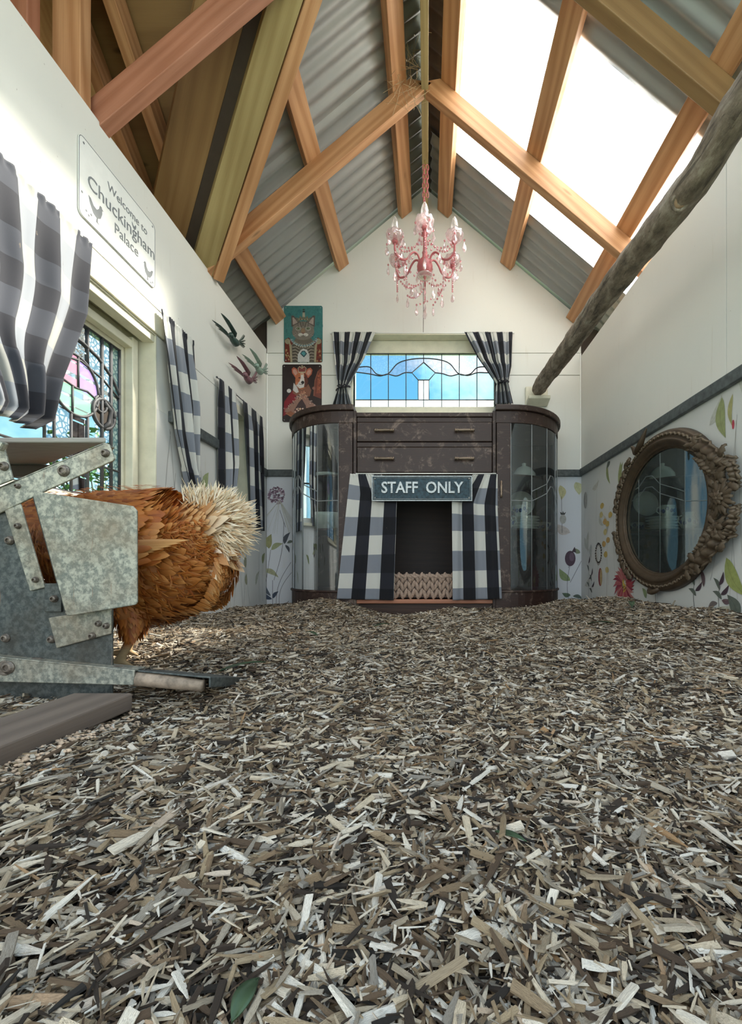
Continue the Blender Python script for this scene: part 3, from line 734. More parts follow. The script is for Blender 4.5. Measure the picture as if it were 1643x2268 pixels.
# ---------------------------------------------------------------- china cabinet
CX = -.015
M['leadcab'] = plain('bright_lead', (.24, .25, .25), .5, .3)
cab = thing('china_cabinet', 'dark worn oak china cabinet with bow glass ends under the leadlight window', 'cabinet', (CX, 2.65, 0))
def part(mb, name, mat, parent=None, **k): return mb.build(name, M[mat] if isinstance(mat, str) else mat, parent or cab, **k)
YF, YBK = 2.41, 2.875
def bow(sg, t, r0=0.0, z=0):       # t 0..1 from the front corner to the back, r0 = outward offset
    q = t*math.pi/2
    return (CX+sg*(.485+(.37+r0)*math.sin(q)), 2.83-(.42+r0)*math.cos(q), z)
def bow_outline(sg, r0, n=14, inner=.401, back=2.875):
    P = [(CX+sg*inner, YF-r0)]+[bow(sg, i/n, r0)[:2] for i in range(n+1)]+[(CX+sg*(.855+r0), back), (CX+sg*inner, back)]
    return P
def slab(P, z0, z1): b = MB(); b.prism([(x, y, z0) for x, y in P], (0, 0, z1-z0)); return b
for sg in (-1, 1):
    part(slab(bow_outline(sg, .016, inner=.397), 1.104, 1.136), 'cabinet_top', 'cab', bevel=.005)
    part(slab(bow_outline(sg, 0), 1.036, 1.1035), 'frieze', 'cab', bevel=.002)
    part(slab(bow_outline(sg, 0), -.03, .088), 'cabinet_base', 'cab', bevel=.002)
    part(slab(bow_outline(sg, .008), .082, .094), 'base_moulding', 'cab', bevel=.003)
    # stile beside the glass, inner side, back
    b = MB(); b.box((CX+sg*.405 if sg > 0 else CX-.483, YF, .0945), (CX+.483 if sg > 0 else CX-.405, YF+.03, 1.0355)); part(b, 'door_stile', 'cab', bevel=.003)
    b = MB(); x = CX+sg*.3995; b.box((min(x, x-sg*.016), YF+.002, -.03), (max(x, x-sg*.016), YBK, 1.1035)); part(b, 'side_panel', 'cab')
    b = MB(); x2 = CX+sg*.85; b.box((min(x+sg*.006, x2), YBK-.012, .0945), (max(x+sg*.006, x2), YBK, 1.0355)); part(b, 'back_panel', 'cab')
    b = MB(); xa, xb = sorted((CX+sg*.84, CX+sg*.856)); b.box((xa, 2.82, .0945), (xb, YBK-.013, 1.0355)); part(b, 'door_stile', 'cab')
    for zs in (.435, .74):
        part(slab(bow_outline(sg, -.022, inner=.407, back=2.86), zs, zs+.012), 'shelf', 'darkwood', bevel=.002)
    cuts = [0.0, .22, .43, .63, .82, 1.0]
    for i in range(5):
        b = MB(); a0, a1 = cuts[i]+.002, cuts[i+1]-.002
        b.grid(lambda a, c: bow(sg, a0+(a1-a0)*a, -.006, .095+.94*c), 5, 1); gp_ = part(b, 'pane', 'g_cab', smooth=True)
    b = MB()
    for t in cuts: b.tube([bow(sg, t, -.004, .095), bow(sg, t, -.004, 1.035)], .0028, 6)
    ch = [(0, .60), (.22, .60), (.43, .655), (.50, .70), (.56, .70), (.63, .655), (.82, .60), (1, .58)]
    ch2 = [(.22, .655), (.43, .71), (.50, .765), (.56, .765), (.63, .71), (.82, .66)]
    for C_ in (ch, ch2):
        pts = []
        for p, q in zip(C_, C_[1:]):
            for k in range(5): f = k/5; pts.append(bow(sg, p[0]+(q[0]-p[0])*f, -.006, p[1]+(q[1]-p[1])*f))
        pts.append(bow(sg, C_[-1][0], -.006, C_[-1][1])); b.tube(pts, .003, 6)
    part(b, 'lead_came', 'leadcab', smooth=True)
# middle carcass
xi0, xi1 = CX-.382, CX+.382
def cbox(name, x0, x1, y0, y1, z0, z1, mat='cab', bev=.003, parent=None): b = MB(); b.box((x0, y0, z0), (x1, y1, z1)); return part(b, name, mat, parent, bevel=bev)
cbox('cabinet_top', xi0-.001, xi1+.001, YF+.004, YBK, 1.072, 1.096)
cbox('frieze', xi0, xi1, YF+.012, YF+.03, 1.043, 1.0715)
cbox('rail', xi0, xi1, YF+.010, YF+.03, .902, .930); cbox('rail', xi0, xi1, YF+.010, YF+.03, .746, .756)
M['cupboard'] = wood('dark_cupboard_board', (.030, .014, .009), (.016, .007, .005), .6)  # back board darkened, the shade inside the cupboard is in its colour
cbox('back_panel', xi0, xi1, YBK-.012, YBK, 0, 1.07, 'cupboard')
cbox('cupboard_floor', xi0, xi1, YF+.0, YBK-.013, .02, .042, 'pine_red')
cbox('dust_board', xi0, xi1, YF+.031, YBK-.013, .738, .7455, 'darkwood')
cbox('plinth', CX-.40, CX+.40, YF+.03, YBK-.03, -.07, .0195, 'darkwood')
for z0, z1, zh in ((.933, 1.041, .990), (.7585, .900, .832)):
    d = cbox('drawer', xi0+.002, xi1-.002, YF+.006, YF+.35, z0, z1, 'cab', .003)
    for xh in (CX-.226, CX+.223):
        b = MB()
        Mh = Matrix.Rotation(math.pi/2, 4, 'Y')
        prof = [(0, -.056), (.006, -.056), (.009, -.053), (.009, -.046), (.006, -.044), (.009, -.041), (.009, -.036), (.0065, -.034), (.0075, -.03), (.0085, 0), (.0075, .03), (.0065, .034), (.009, .036), (.009, .041), (.006, .044), (.009, .046), (.009, .053), (.006, .056), (0, .056)]
        b.lathe(prof, (xh, YF-.014, zh), 12, Mh)
        for s_ in (-.042, .042): b.tube([(xh+s_, YF-.014, zh), (xh+s_, YF+.008, zh)], .0045, 8)
        part(b, 'handle', MH if 'MH' in globals() else plain('dull_brass', (.20, .15, .11), .4, .6, var=.3), d, smooth=True); 
# door latch of the glazed end
b = MB(); xl_ = CX+.43
b.lathe([(0, -.05), (.006, -.05), (.006, -.02), (.004, -.018), (.0075, -.01), (.0075, .02), (.004, .024), (.006, .04), (0, .046)], (xl_, YF-.008, .665), 12)
part(b, 'latch', plain('tarnished_latch', (.33, .24, .18), .35, .7), smooth=True)
# white curtain rod pieces over the cupboard
b = MB(); b.tube([(-.40, YF-.012, .7475), (.385, YF-.012, .7475)], .0035, 8)
tag(b.build('curtain_rod', M['white'], smooth=True, org=True), 'thin white rod across the cupboard opening behind the cast sign', 'curtain rod')

# ---------------------------------------------------------------- curtains
def curtain(name, label, Lc, Rc, width, height, folds, amp, nrm, mat='ging', group=None, cat='curtain', seed=0, nu=90, nv=46, uoff=0.0, ruffle=0, pw=1.0, tie=None, flip=0):
    """Lc, Rc: lists of (t, point) for the two side edges from top to bottom"""
    r = random.Random(seed); nrm = Vector(nrm)
    ph = [r.uniform(0, 6.28) for _ in range(4)]
    def ev_(C_, t):
        for (t0, p0), (t1, p1) in zip(C_, C_[1:]):
            if t <= t1+1e-9:
                f = (t-t0)/(t1-t0+1e-9); f = f*f*(3-2*f)*.5+f*.5; return Vector(p0).lerp(Vector(p1), f)
        return Vector(C_[-1][1])
    L0 = (ev_(Lc, 0)-ev_(Rc, 0)).length
    def fn(a, c):
        l, q = ev_(Lc, c), ev_(Rc, c); w = (l-q).length
        p = l.lerp(q, a); k = amp*(.5+.5*min(1, c*5))*(1.0 if w > L0*.5 else 1.25)
        k *= .25+.75*min(1, c*4)
        o = k*math.sin(2*math.pi*folds*a+ph[0]+.5*math.sin(3*c+ph[1]))+.35*k*math.sin(2*math.pi*folds*2.3*a+ph[2]+c*2)
        o += .3*k*math.sin(4*c+6*a+ph[3])
        if ruffle and c < .035: o += .004*math.sin(a*2*math.pi*folds*5)
        return p+nrm*(o+amp*1.35)
    def uvf(a, c): return (uoff+a*width, (c*height)+.02*flip)
    b = MB(); b.grid(fn, nu, nv, uvf)
    o = b.build(name, M[mat], smooth=True, solid=.0012, org=True); tag(o, label, cat, group); return o
yc = YF-.008
GC = 'gingham curtains of the cupboard'
curtain('curtain', 'stained black and white gingham curtain covering the latch side of the cupboard opening',
        [(0, PX(1047, 1052, yc)), (.25, PX(1000, 1112, yc)), (1, PX(1002, 1329, yc))], [(0, PX(1101, 1051, yc)), (.3, PX(1102, 1130, yc)), (1, PX(1111, 1326, yc))], .37, .72, 2.6, .009, (0, -1, 0), group=GC, seed=3, uoff=.008, ruffle=1)
curtain('curtain', 'clean black and white gingham curtain on the cupboard side nearer the hen',
        [(0, PX(776, 1050, yc)), (1, PX(747, 1326, yc))], [(0, PX(845, 1052, yc)), (.2, PX(879, 1108, yc)), (1, PX(872, 1329, yc))], .36, .72, 2.2, .006, (0, -1, 0), group=GC, seed=8, uoff=.002, ruffle=1)
# window_1 curtains and ties
yw = YB-.022
G1 = 'gingham curtains of the end wall window'
def P1(u, v): return PX(u, v, yw)
curtain('curtain', 'tied back gingham curtain of the end wall window on the side of the pet portraits',
        [(0, P1(736, 738)), (.55, P1(744, 815)), (.78, P1(750, 861)), (1, P1(737, 900))], [(0, P1(832, 738)), (.45, P1(808, 795)), (.78, P1(769, 861)), (1, P1(779, 900))], .72, .52, 6, .011, (0, -1, 0), group=G1, seed=2, uoff=.06, ruffle=1, nu=150)
curtain('curtain', 'tied back gingham curtain of the end wall window on the perch side',
        [(0, P1(1028, 738)), (.45, P1(1058, 795)), (.76, P1(1097, 850)), (1, P1(1094, 896))], [(0, P1(1134, 738)), (.55, P1(1132, 812)), (.76, P1(1124, 850)), (1, P1(1136, 896))], .72, .52, 6, .011, (0, -1, 0), group=G1, seed=5, uoff=.15, ruffle=1, nu=150)
M['tie'] = plain('black_tie_cloth', (.012, .012, .016), .85)
for (u, v), lb in (((760, 861), 'black fabric tie knotted round the curtain beside the portraits'), ((1111, 850), 'black fabric tie with a bow round the curtain on the perch side')):
    c = Vector(P1(u, v))+Vector((0, -.022, 0)); b = MB(); w = .045
    b.tube([(c.x+w*math.cos(a), c.y+.022-.028*abs(math.sin(a)), c.z+.012*math.cos(a)) for a in [math.pi*i/12+math.pi for i in range(13)]], .006, 8)
    for s_ in (-1, 1): b.tube([c+Vector((0, -.02, 0)), c+Vector((s_*.02, -.022, .012)), c+Vector((s_*.032, -.02, .002)), c+Vector((s_*.02, -.02, -.008)), c+Vector((0, -.02, 0))], .0035, 6)
    b.tube([c+Vector((0, -.02, 0)), c+Vector((.012, -.02, -.03))], .003, 6)
    tag(b.build('curtain_tie', M['tie'], smooth=True, org=True), lb, 'curtain tie', 'black curtain ties')
def rod(pts, r, label, mat='white'):
    t = thing('curtain_rod', label, 'curtain rod', pts[0])
    b = MB(); b.tube(pts, r, 8); b.build('rod', M[mat], t, smooth=True)
    for p in (pts[0], pts[-1]): b = MB(); b.ball(p, r*2.2, 8, 6); b.build('bracket', M[mat], t, smooth=True)
rod([P1(733, 737.5), P1(1137, 737.5)], .0035, 'thin white rod carrying the curtains of the end wall window')
# left wall curtains
def PL(u, v, d=.0): 
    p = PW(u, v, XL+.0); return (XL+.006+d, p[1], p[2])
rod([(XL+.018, .60, 1.2465), (XL+.018, 1.96, 1.2465)], .003, 'thin white wire rod above the large stained glass window')
curtain('curtain', 'wide sun bleached gingham curtain bunched at the near edge of the stained glass window',
        [(0, (XL+.012, .60, 1.25)), (.6, (XL+.03, .76, .88)), (.92, (XL+.05, .93, .64)), (1, (XL+.04, .96, .60))], [(0, (XL+.008, 1.362, 1.25)), (.35, (XL+.02, 1.315, 1.00)), (.75, (XL+.035, 1.20, .74)), (.95, (XL+.035, 1.175, .625)), (1, (XL+.025, 1.13, .585))],
        1.05, .74, 5, .012, (1, 0, 0), 'gingA', 'gingham curtains of the large stained glass window', seed=14, uoff=.02, ruffle=1, nu=170, nv=60)
curtain('curtain', 'narrow gingham curtain gathered to a point at the far edge of the stained glass window',
        [(0, (XL+.012, 1.704, 1.25)), (.25, (XL+.02, 1.725, 1.05)), (.6, (XL+.02, 1.79, .80)), (1, (XL+.02, 1.915, .535))], [(0, (XL+.012, 1.945, 1.25)), (.4, (XL+.02, 1.985, .95)), (1, (XL+.02, 1.975, .53))],
        .50, .76, 3.5, .012, (1, 0, 0), 'ging', 'gingham curtains of the large stained glass window', seed=4, uoff=-.02, ruffle=1, nu=90, nv=60)
rod([(XL+.016, 2.185, 1.192), (XL+.016, 2.77, 1.192)], .0025, 'thin dark rod above the narrow window curtains', 'lead')
G3 = 'gingham curtains of the narrow window'
curtain('curtain', 'gingham curtain with broad black edge on the near side of the narrow window',
        [(0, (XL+.010, 2.19, 1.192)), (1, (XL+.02, 2.20, .50))], [(0, (XL+.010, 2.385, 1.192)), (.6, (XL+.014, 2.41, .80)), (1, (XL+.014, 2.34, .50))], .37, .70, 3, .012, (1, 0, 0), group=G3, seed=6, uoff=.09)
curtain('curtain', 'gingham curtain on the far side of the narrow window beside the end wall',
        [(0, (XL+.010, 2.475, 1.192)), (1, (XL+.014, 2.56, .47))], [(0, (XL+.010, 2.765, 1.192)), (1, (XL+.014, 2.79, .46))], .40, .72, 2.6, .010, (1, 0, 0), group=G3, seed=9, uoff=.10)

# ---------------------------------------------------------------- cast sign STAFF ONLY
M['castblue'] = plain('painted_cast_metal', (.020, .040, .052), .45, .5, var=.6, scale=70, bs=.8)
M['castedge'] = plain('worn_metal_edge', (.33, .35, .35), .4, .75, var=.3, scale=80)
def text_mesh(txt, size, ext, bev=0.0, off=0.0):
    cu = bpy.data.curves.new('t', 'FONT'); cu.body = txt; cu.size = size; cu.extrude = ext; cu.bevel_depth = bev; cu.align_x = 'CENTER'; cu.align_y = 'CENTER'; cu.resolution_u = 3; cu.offset = off
    o = bpy.data.objects.new('t', cu); COL.objects.link(o); dg = bpy.context.evaluated_depsgraph_get(); me = bpy.data.meshes.new_from_object(o.evaluated_get(dg)); bpy.data.objects.remove(o); me.materials.clear(); return me
def split_letters(me):
    bm = bmesh.new(); bm.from_mesh(me); seen = set(); isl = []
    for v in bm.verts:
        if v in seen: continue
        st = [v]; seen.add(v); g_ = []
        while st:
            w = st.pop(); g_.append(w)
            for e_ in w.link_edges:
                o2 = e_.other_vert(w)
                if o2 not in seen: seen.add(o2); st.append(o2)
        xs = [w.co.x for w in g_]; isl.append([min(xs), max(xs), {w.index for w in g_}])
    isl.sort(key=lambda q: q[0]); out = []
    for a, c, s in isl:
        if out and a < out[-1][1]-.25*(c-a): out[-1][1] = max(c, out[-1][1]); out[-1][2] |= s
        else: out.append([a, c, set(s)])
    res = []
    for a, c, s in out:
        idx = {}; vs = []; fs = []
        for f in me.polygons:
            if f.vertices[0] in s:
                r_ = []
                for i in f.vertices:
                    if i not in idx: idx[i] = len(vs); vs.append(tuple(me.vertices[i].co))
                    r_.append(idx[i])
                fs.append(r_)
        m2 = bpy.data.meshes.new('letter'); m2.from_pydata(vs, [], fs); m2.update(); res.append(m2)
    bm.free(); return res
sg_ = thing('cast_sign', 'blue cast metal sign reading STAFF ONLY hung over the cupboard opening', 'sign', ((-.303+.246)/2, 2.362, .657))
sy = 2.362
b = MB(); b.box((-.306, sy, .588), (.248, sy+.008, .728)); b.build('plate', M['castblue'], sg_, bevel=.003)
b = MB()
for x0, x1, z0, z1 in ((-.306, .248, .722, .728), (-.306, .248, .588, .594), (-.306, -.300, .594, .722), (.242, .248, .594, .722), (-.296, .238, .7145, .717), (-.296, .238, .599, .6015), (-.296, -.2935, .6015, .7145), (.2355, .238, .6015, .7145)): b.box((x0, sy-.004, z0), (x1, sy+.0, z1))
b.build('rim', M['castedge'], sg_, bevel=.001)
me_ = text_mesh('STAFF  ONLY', .086, .003, .0012, .0012)
dm = max(v.co.x for v in me_.vertices)-min(v.co.x for v in me_.vertices)
for lm in split_letters(me_):
    o = mesh_obj('letter', lm, M['castedge'], sg_, (0, -.004, .002)); o.rotation_euler = (math.pi/2, 0, 0); o.scale = (.452/dm, 1.0, 1)
for x in (-.288, .230):
    for z in (.606, .711):
        b = MB(); b.lathe([(0, 0), (.005, .0005), (.005, .003), (0, .004)], (x, sy-.0005, z), 10, Matrix.Rotation(math.pi/2, 4, 'X')); b.build('screw', M['castedge'], sg_, smooth=True)

# ---------------------------------------------------------------- woven basket in the cupboard
M['weave'] = plain('seagrass_rope', (.36, .26, .20), .8, var=.35, scale=120)
bk = thing('woven_basket', 'chunky woven rope basket on the floor of the dark cupboard', 'basket', (CX, 2.58, .042))
bx0, bx1, by0, by1, bz = CX-.185, CX+.185, 2.455, 2.75, .0425
b = MB()
for x0, x1, y0, y1 in ((bx0, bx1, by0, by0+.008), (bx0, bx1, by1-.008, by1), (bx0, bx0+.008, by0, by1), (bx1-.008, bx1, by0, by1)): b.box((x0, y0, bz), (x1, y1, .165))
b.box((bx0, by0, bz), (bx1, by1, bz+.008)); b.build('basket_body', M['darkwood'], bk)
st = None
for row in range(3):
    for i in range(17):
        x = bx0+.011+i*(bx1-bx0-.02)/16; z = bz+.026+row*.046+(.008 if i % 2 else 0)
        b = MB(); b.ball((x, by0-.006, z), 1, 8, 6, (.0115, .010, .030), Matrix.Rotation(.28 if i % 2 else -.28, 4, 'Y')); b.build('weave_strand', M['weave'], bk, smooth=True)
for k in range(2):
    b = MB(); n = 40; P = []
    for i in range(n+1):
        a = i/n; P.append((bx0+(bx1-bx0)*a, by0-.004+.008*math.cos(a*38+k*math.pi), .172+.007*math.sin(a*38+k*math.pi)))
    b.tube(P, .0085, 8); b.build('rim_strand', M['weave'], bk, smooth=True)

# ---------------------------------------------------------------- crockery in the glazed ends
def lathe_thing(name, label, cat, prof, c, mat='porc', group=None, M_=None, handle=None, bandz=None):
    t = thing(name, label, cat, c, group); b = MB(); b.lathe(prof, c, 28, M_); b.build('body', M[mat], t, smooth=True)
    if bandz:
        b = MB()
        for k in range(11):
            q = 2*math.pi*k/11; r = bandz[0]
            b.ball((c[0]+r*math.cos(q), c[1]+r*math.sin(q), c[2]+bandz[1]+.008*math.sin(k*2.3)), 1, 6, 4, (.012, .012, .014))
        b.build('painted_band', M['blue'], t, smooth=True)
    if handle:
        b = MB(); r, z, h = handle; b.tube([(c[0]+r, c[1], c[2]+z+h), (c[0]+r+.02, c[1], c[2]+z+h*.9), (c[0]+r+.024, c[1], c[2]+z+h*.4), (c[0]+r, c[1], c[2]+z)], .004, 6); b.build('handle', M[mat], t, smooth=True)
    return t
def bowl(r, h): return [(0, 0), (r*.45, 0), (r*.5, h*.08), (r*.8, h*.4), (r*.97, h*.8), (r, h), (r*.96, h), (r*.9, h*.75), (r*.6, h*.25), (0, h*.15)]
def cup(r, h): return [(0, 0), (r*.55, 0), (r*.6, h*.06), (r*.9, h*.35), (r, h), (r*.94, h), (r*.85, h*.35), (0, h*.15)]
def plate(r): return [(0, 0), (r*.6, 0), (r*.66, .004), (r, .014), (r*.99, .017), (r*.64, .008), (0, .005)]
zs = .4472
lathe_thing('serving_bowl', 'large white serving bowl behind the bow glass beside the dog portrait', 'bowl', bowl(.135, .105), (-.615, 2.66, zs))
lathe_thing('dish_stack', 'shallow white dish on the upper shelf of the cabinet end beside the dog portrait', 'dish', bowl(.09, .05), (-.62, 2.68, .7522))
GP = 'stacked plates in the cabinet end nearest the mirror'
for k in range(5):
    lathe_thing('plate', ['lowest', 'second lowest', 'middle', 'second highest', 'topmost'][k]+' white plate of the stack in the cabinet end by the mirror', 'plate', plate(.095), (.60, 2.66, zs+.0175*k), group=GP)
lathe_thing('blue_cup', 'blue and white patterned cup standing on the stack of plates', 'cup', cup(.045, .07), (.575, 2.655, zs+.0885), handle=(.040, .015, .045), bandz=(.0385, .04))
lathe_thing('blue_jug', 'blue and white jug beside the stacked plates in the cabinet', 'jug', [(0, 0), (.03, 0), (.045, .03), (.047, .06), (.03, .09), (.034, .11), (.030, .11), (.026, .09), (0, .05)], (.475, 2.60, zs), handle=(.040, .03, .06), bandz=(.043, .05))
lathe_thing('blue_bowl', 'blue patterned bowl near the rear edge of the cabinet shelf', 'bowl', bowl(.055, .06), (.735, 2.74, zs), bandz=(.047, .035))
Mp = Matrix.Rotation(math.radians(-78), 4, 'X') @ Matrix.Rotation(0, 4, 'Z')
lathe_thing('display_plate', 'white plate propped upright against the back of the glazed cabinet end', 'plate', plate(.085), (.62, 2.838, zs+.195), M_=Matrix.Rotation(math.radians(80), 4, 'X'))
lathe_thing('domed_dish', 'domed white covered dish on the upper cabinet shelf by the mirror', 'dish', [(0, 0), (.075, 0), (.08, .01), (.075, .02), (.07, .05), (.045, .085), (.012, .1), (.014, .115), (0, .12)], (.60, 2.66, .7522))
# ---------------------------------------------------------------- printed flowers of the wallpaper (flat print)
class Print:
    """flat coloured shapes on a wall; shapes are given in a wall frame a (along), z (up)"""
    def __init__(s, P3): s.b = MB(); s.P3 = P3; s.k = 0
    def poly(s, pts, col):
        s.k += 1; d = .0004+.000006*s.k
        s.b.add([s.P3(a, z, d) for a, z in pts], [list(range(len(pts)))], col)
    def leaf(s, a, z, ln, wd, ang, col, n=9):
        ca, sa = math.cos(ang), math.sin(ang); L_ = []; R_ = []
        for i in range(n+1):
            t = i/n; w = wd*math.sin(math.pi*t**.8)*.5; x = t*ln; bend = .12*ln*math.sin(math.pi*t)
            L_.append((a+x*ca-(w+bend)*sa, z+x*sa+(w+bend)*ca)); R_.append((a+x*ca-(-w+bend)*sa, z+x*sa+(-w+bend)*ca))
        s.poly(L_+R_[::-1][1:-1], col)
        mid = [((l[0]+r[0])/2, (l[1]+r[1])/2) for l, r in zip(L_, R_)]
        s.line(mid, .0012, tuple(c*.62 for c in col))
    def line(s, pts, w, col):
        s.k += 1; d = .0004+.000006*s.k; vs = []
        for i, (a, z) in enumerate(pts):
            p, q = pts[max(i-1, 0)], pts[min(i+1, len(pts)-1)]; dx, dz_ = q[0]-p[0], q[1]-p[1]; l = math.hypot(dx, dz_)+1e-9
            vs += [s.P3(a-dz_/l*w/2, z+dx/l*w/2, d), s.P3(a+dz_/l*w/2, z-dx/l*w/2, d)]
        s.b.add(vs, [(2*i, 2*i+1, 2*i+3, 2*i+2) for i in range(len(pts)-1)], col)
    def blob(s, a, z, ra, rz, col, n=16, rough=0, seed=0):
        r = random.Random(seed); s.poly([(a+ra*math.cos(2*math.pi*i/n)*(1+r.uniform(-rough, rough)), z+rz*math.sin(2*math.pi*i/n)*(1+r.uniform(-rough, rough))) for i in range(n)], col)
    def stem(s, a0, z0, a1, z1, bend, col=(.10, .09, .07), w=.0018, n=10):
        s.line([(a0+(a1-a0)*t+bend*math.sin(math.pi*t), z0+(z1-z0)*t) for t in [i/n for i in range(n+1)]], w, col)
    def done(s, parent): 
        o = s.b.build('floral_print', M['print'], parent); o['kind'] = 'stuff'; return o
OL = (.25, .28, .12); OL2 = (.33, .36, .16); PU = (.075, .045, .06); GR = (.14, .16, .13); PALE = (.45, .46, .38)
R = Print(lambda a, z, d: (XR-.0015-d, a, z))
def rw(u, v): p = PW(u, v, XR); return p[1], p[2]
rr = random.Random(21)
# pale background washes
for i in range(26):
    a, z = rr.uniform(.9, 2.85), rr.uniform(.05, .8); R.leaf(a, z, rr.uniform(.08, .16), rr.uniform(.03, .05), rr.uniform(1, 5), rr.choice([(.56, .56, .50), (.60, .58, .52), (.52, .54, .52)]))
for i in range(26): a = rr.uniform(.8, 2.88); R.stem(a, rr.uniform(.0, .3), a+rr.uniform(-.04, .04), rr.uniform(.5, .83), rr.uniform(-.03, .03), (.33, .31, .27), .0012)
# hanging green leaves from the dado
for u, v, ln, wd, ang in ((1375, 1022, .20, .045, -1.75), (1380, 1022, .15, .026, -1.35), (1345, 1028, .13, .03, -1.9), (1352, 1022, .06, .03, -.6), (1377, 1083, .17, .028, -1.9), (1430, 980, .06, .02, -1.4), (1600, 880, .15, .05, -1.7)):
    a, z = rw(u, v); R.leaf(a, z, ln, wd, ang, OL2 if ln > .12 else GR)
a, z = rw(1624, 872); R.leaf(a, z, .11, .022, -1.55, (.45, .42, .18)); R.blob(a-.002, z-.105, .006, .016, (.55, .07, .10))
# yellow lanterns
for i, (u, v) in enumerate(((1334, 1120), (1332, 1140), (1340, 1155), (1352, 1140), (1341, 1178), (1338, 1205), (1342, 1228), (1345, 1262), (1347, 1196), (1346, 1160))):
    a, z = rw(u, v); R.blob(a, z, .026, .018, [(.60, .42, .12), (.62, .50, .22), (.58, .36, .12)][i % 3], 10, .12, i)
a, z = rw(1345, 1262); R.stem(a, z-.02, a+.01, z-.28, .0, (.35, .2, .12))
# ring wreath, two dark buds
a, z = rw(1326, 1225)
for i in range(22): q = 2*math.pi*i/22; R.blob(a+.045*math.cos(q), z+.058*math.sin(q), .010, .007, (.05, .04, .035), 6, .2, i)
R.line([(a+.035*math.cos(2*math.pi*i/24), z-.012+.060*math.sin(2*math.pi*i/24)) for i in range(25)], .003, (.30, .2, .12))
for u, v, c in ((1330, 1278, (.33, .06, .07)), (1297, 1108, (.30, .29, .27))):
    a, z = rw(u, v); R.blob(a, z, .03, .055, c, 14); R.blob(a-.012, z, .018, .05, (.5, .35, .16) if c[1] < .1 else (.38, .37, .34), 12)
# stem clusters with dark leaves
for u, v, h in ((1306, 1330, .25), (1312, 1335, .18), (1543, 1340, .10), (1457, 1330, .09), (1600, 1345, .08)):
    a, z = rw(u, v); R.stem(a, z-.05, a+.01, z+h, .012, (.06, .055, .05), .0022)
    for k, an in enumerate((.5, 2.4, .9, 2.0)): R.leaf(a+.005*k, z+h*(.35+.2*k), .055, .018, an, PU if k % 2 else GR)
for u, v, ln, wd, an, c in ((1610, 1235, .16, .06, -2.2, (.36, .40, .13)), (1375, 1190, .10, .05, -1.5, (.36, .36, .24)), (1432, 1325, .06, .03, .9, (.26, .32, .17)), (1583, 1352, .10, .04, 2.9, (.52, .50, .40)), (1560, 1300, .08, .022, 1.2, (.16, .10, .11)), (1590, 1335, .06, .02, -.5, (.2, .16, .15)), (1600, 1330, .05, .02, 3.0, (.16, .10, .11)), (1637, 1375, .10, .05, 1.0, GR)):
    a, z = rw(u, v); R.leaf(a, z, ln, wd, an, c)
# big red daisy
a, z = rw(1383, 1293)
for i in range(34):
    q = 2*math.pi*i/34+rr.uniform(-.06, .06); ln = rr.uniform(.085, .125)*(1.15 if math.sin(q) > .8 or math.sin(q) < -.8 else 1)
    R.leaf(a+.02*math.cos(q), z+.02*math.sin(q), ln, .021, q, rr.choice([(.42, .07, .09), (.50, .13, .14), (.30, .04, .07), (.55, .22, .20)]), 6)
for i in range(60):
    q = rr.uniform(0, 6.28); d = rr.uniform(0, .026); R.blob(a+d*math.cos(q), z+1.3*d*math.sin(q)-.012, .004, .005, rr.choice([(.70, .48, .08), (.6, .38, .07), (.12, .06, .06)] if math.sin(q) < 0 else [(.75, .55, .1), (.7, .45, .08)]), 5)
R.done(wr)
# end wall prints
Bk = Print(lambda x, z, d: (x, YB-.0045-d, z))
def bw(u, v): p = PX(u, v, YB); return p[0], p[2]
for u, v, ln, wd, an, c in ((596, 1215, .10, .05, 1.4, (.30, .30, .14)), (601, 1218, .09, .035, .5, (.33, .36, .20)), (630, 1205, .09, .03, 1.1, (.07, .08, .10)), (632, 1207, .06, .02, -1.1, (.07, .08, .10)), (636, 1203, .05, .02, .2, GR), (582, 1262, .12, .035, -.45, (.36, .36, .22)), (603, 1327, .10, .03, 2.5, (.05, .07, .11)), (605, 1325, .06, .024, .9, (.05, .07, .11)), (600, 1320, .08, .02, 2.0, (.08, .10, .13)),
                           (1262, 1286, .11, .05, 2.3, (.25, .32, .15)), (1263, 1318, .06, .03, 2.9, (.11, .16, .10)), (1268, 1320, .07, .025, -.3, (.10, .13, .11)), (1284, 1225, .05, .03, 2.4, (.22, .25, .16)), (1240, 1075, .10, .05, -1.5, (.50, .47, .26)), (1274, 1068, .09, .06, -1.3, (.50, .50, .30)), (1262, 1180, .12, .06, 2.6, (.50, .46, .44))):
    a, z = bw(u, v); Bk.leaf(a, z, ln, wd, an, c)
for u0, v0, u1, v1, bd in ((604, 1345, 604, 1285, 0), (607, 1285, 629, 1155, .02), (612, 1340, 645, 1245, -.03), (619, 1340, 646, 1268, -.03), (588, 1300, 600, 1218, .0), (620, 1130, 633, 1168, .0), (1262, 1345, 1262, 1250, -.02), (1262, 1290, 1288, 1240, .0), (1244, 1180, 1243, 1100, 0), (1262, 1245, 1258, 1258, 0), (1247, 860, 1248, 1030, .0)):
    a0, z0 = bw(u0, v0); a1, z1 = bw(u1, v1)
    if v0 > 900: Bk.stem(a0, z0, a1, z1, bd, (.06, .06, .075), .0026)
a, z = bw(613, 1098)
for i in range(130):
    q = rr.uniform(0, 6.28); d = .058*math.sqrt(rr.random()); Bk.blob(a+d*math.cos(q), z+d*math.sin(q), .007, .006, rr.choice([(.30, .20, .27), (.20, .12, .18), (.42, .33, .38), (.12, .07, .10)]), 6, .3, i)
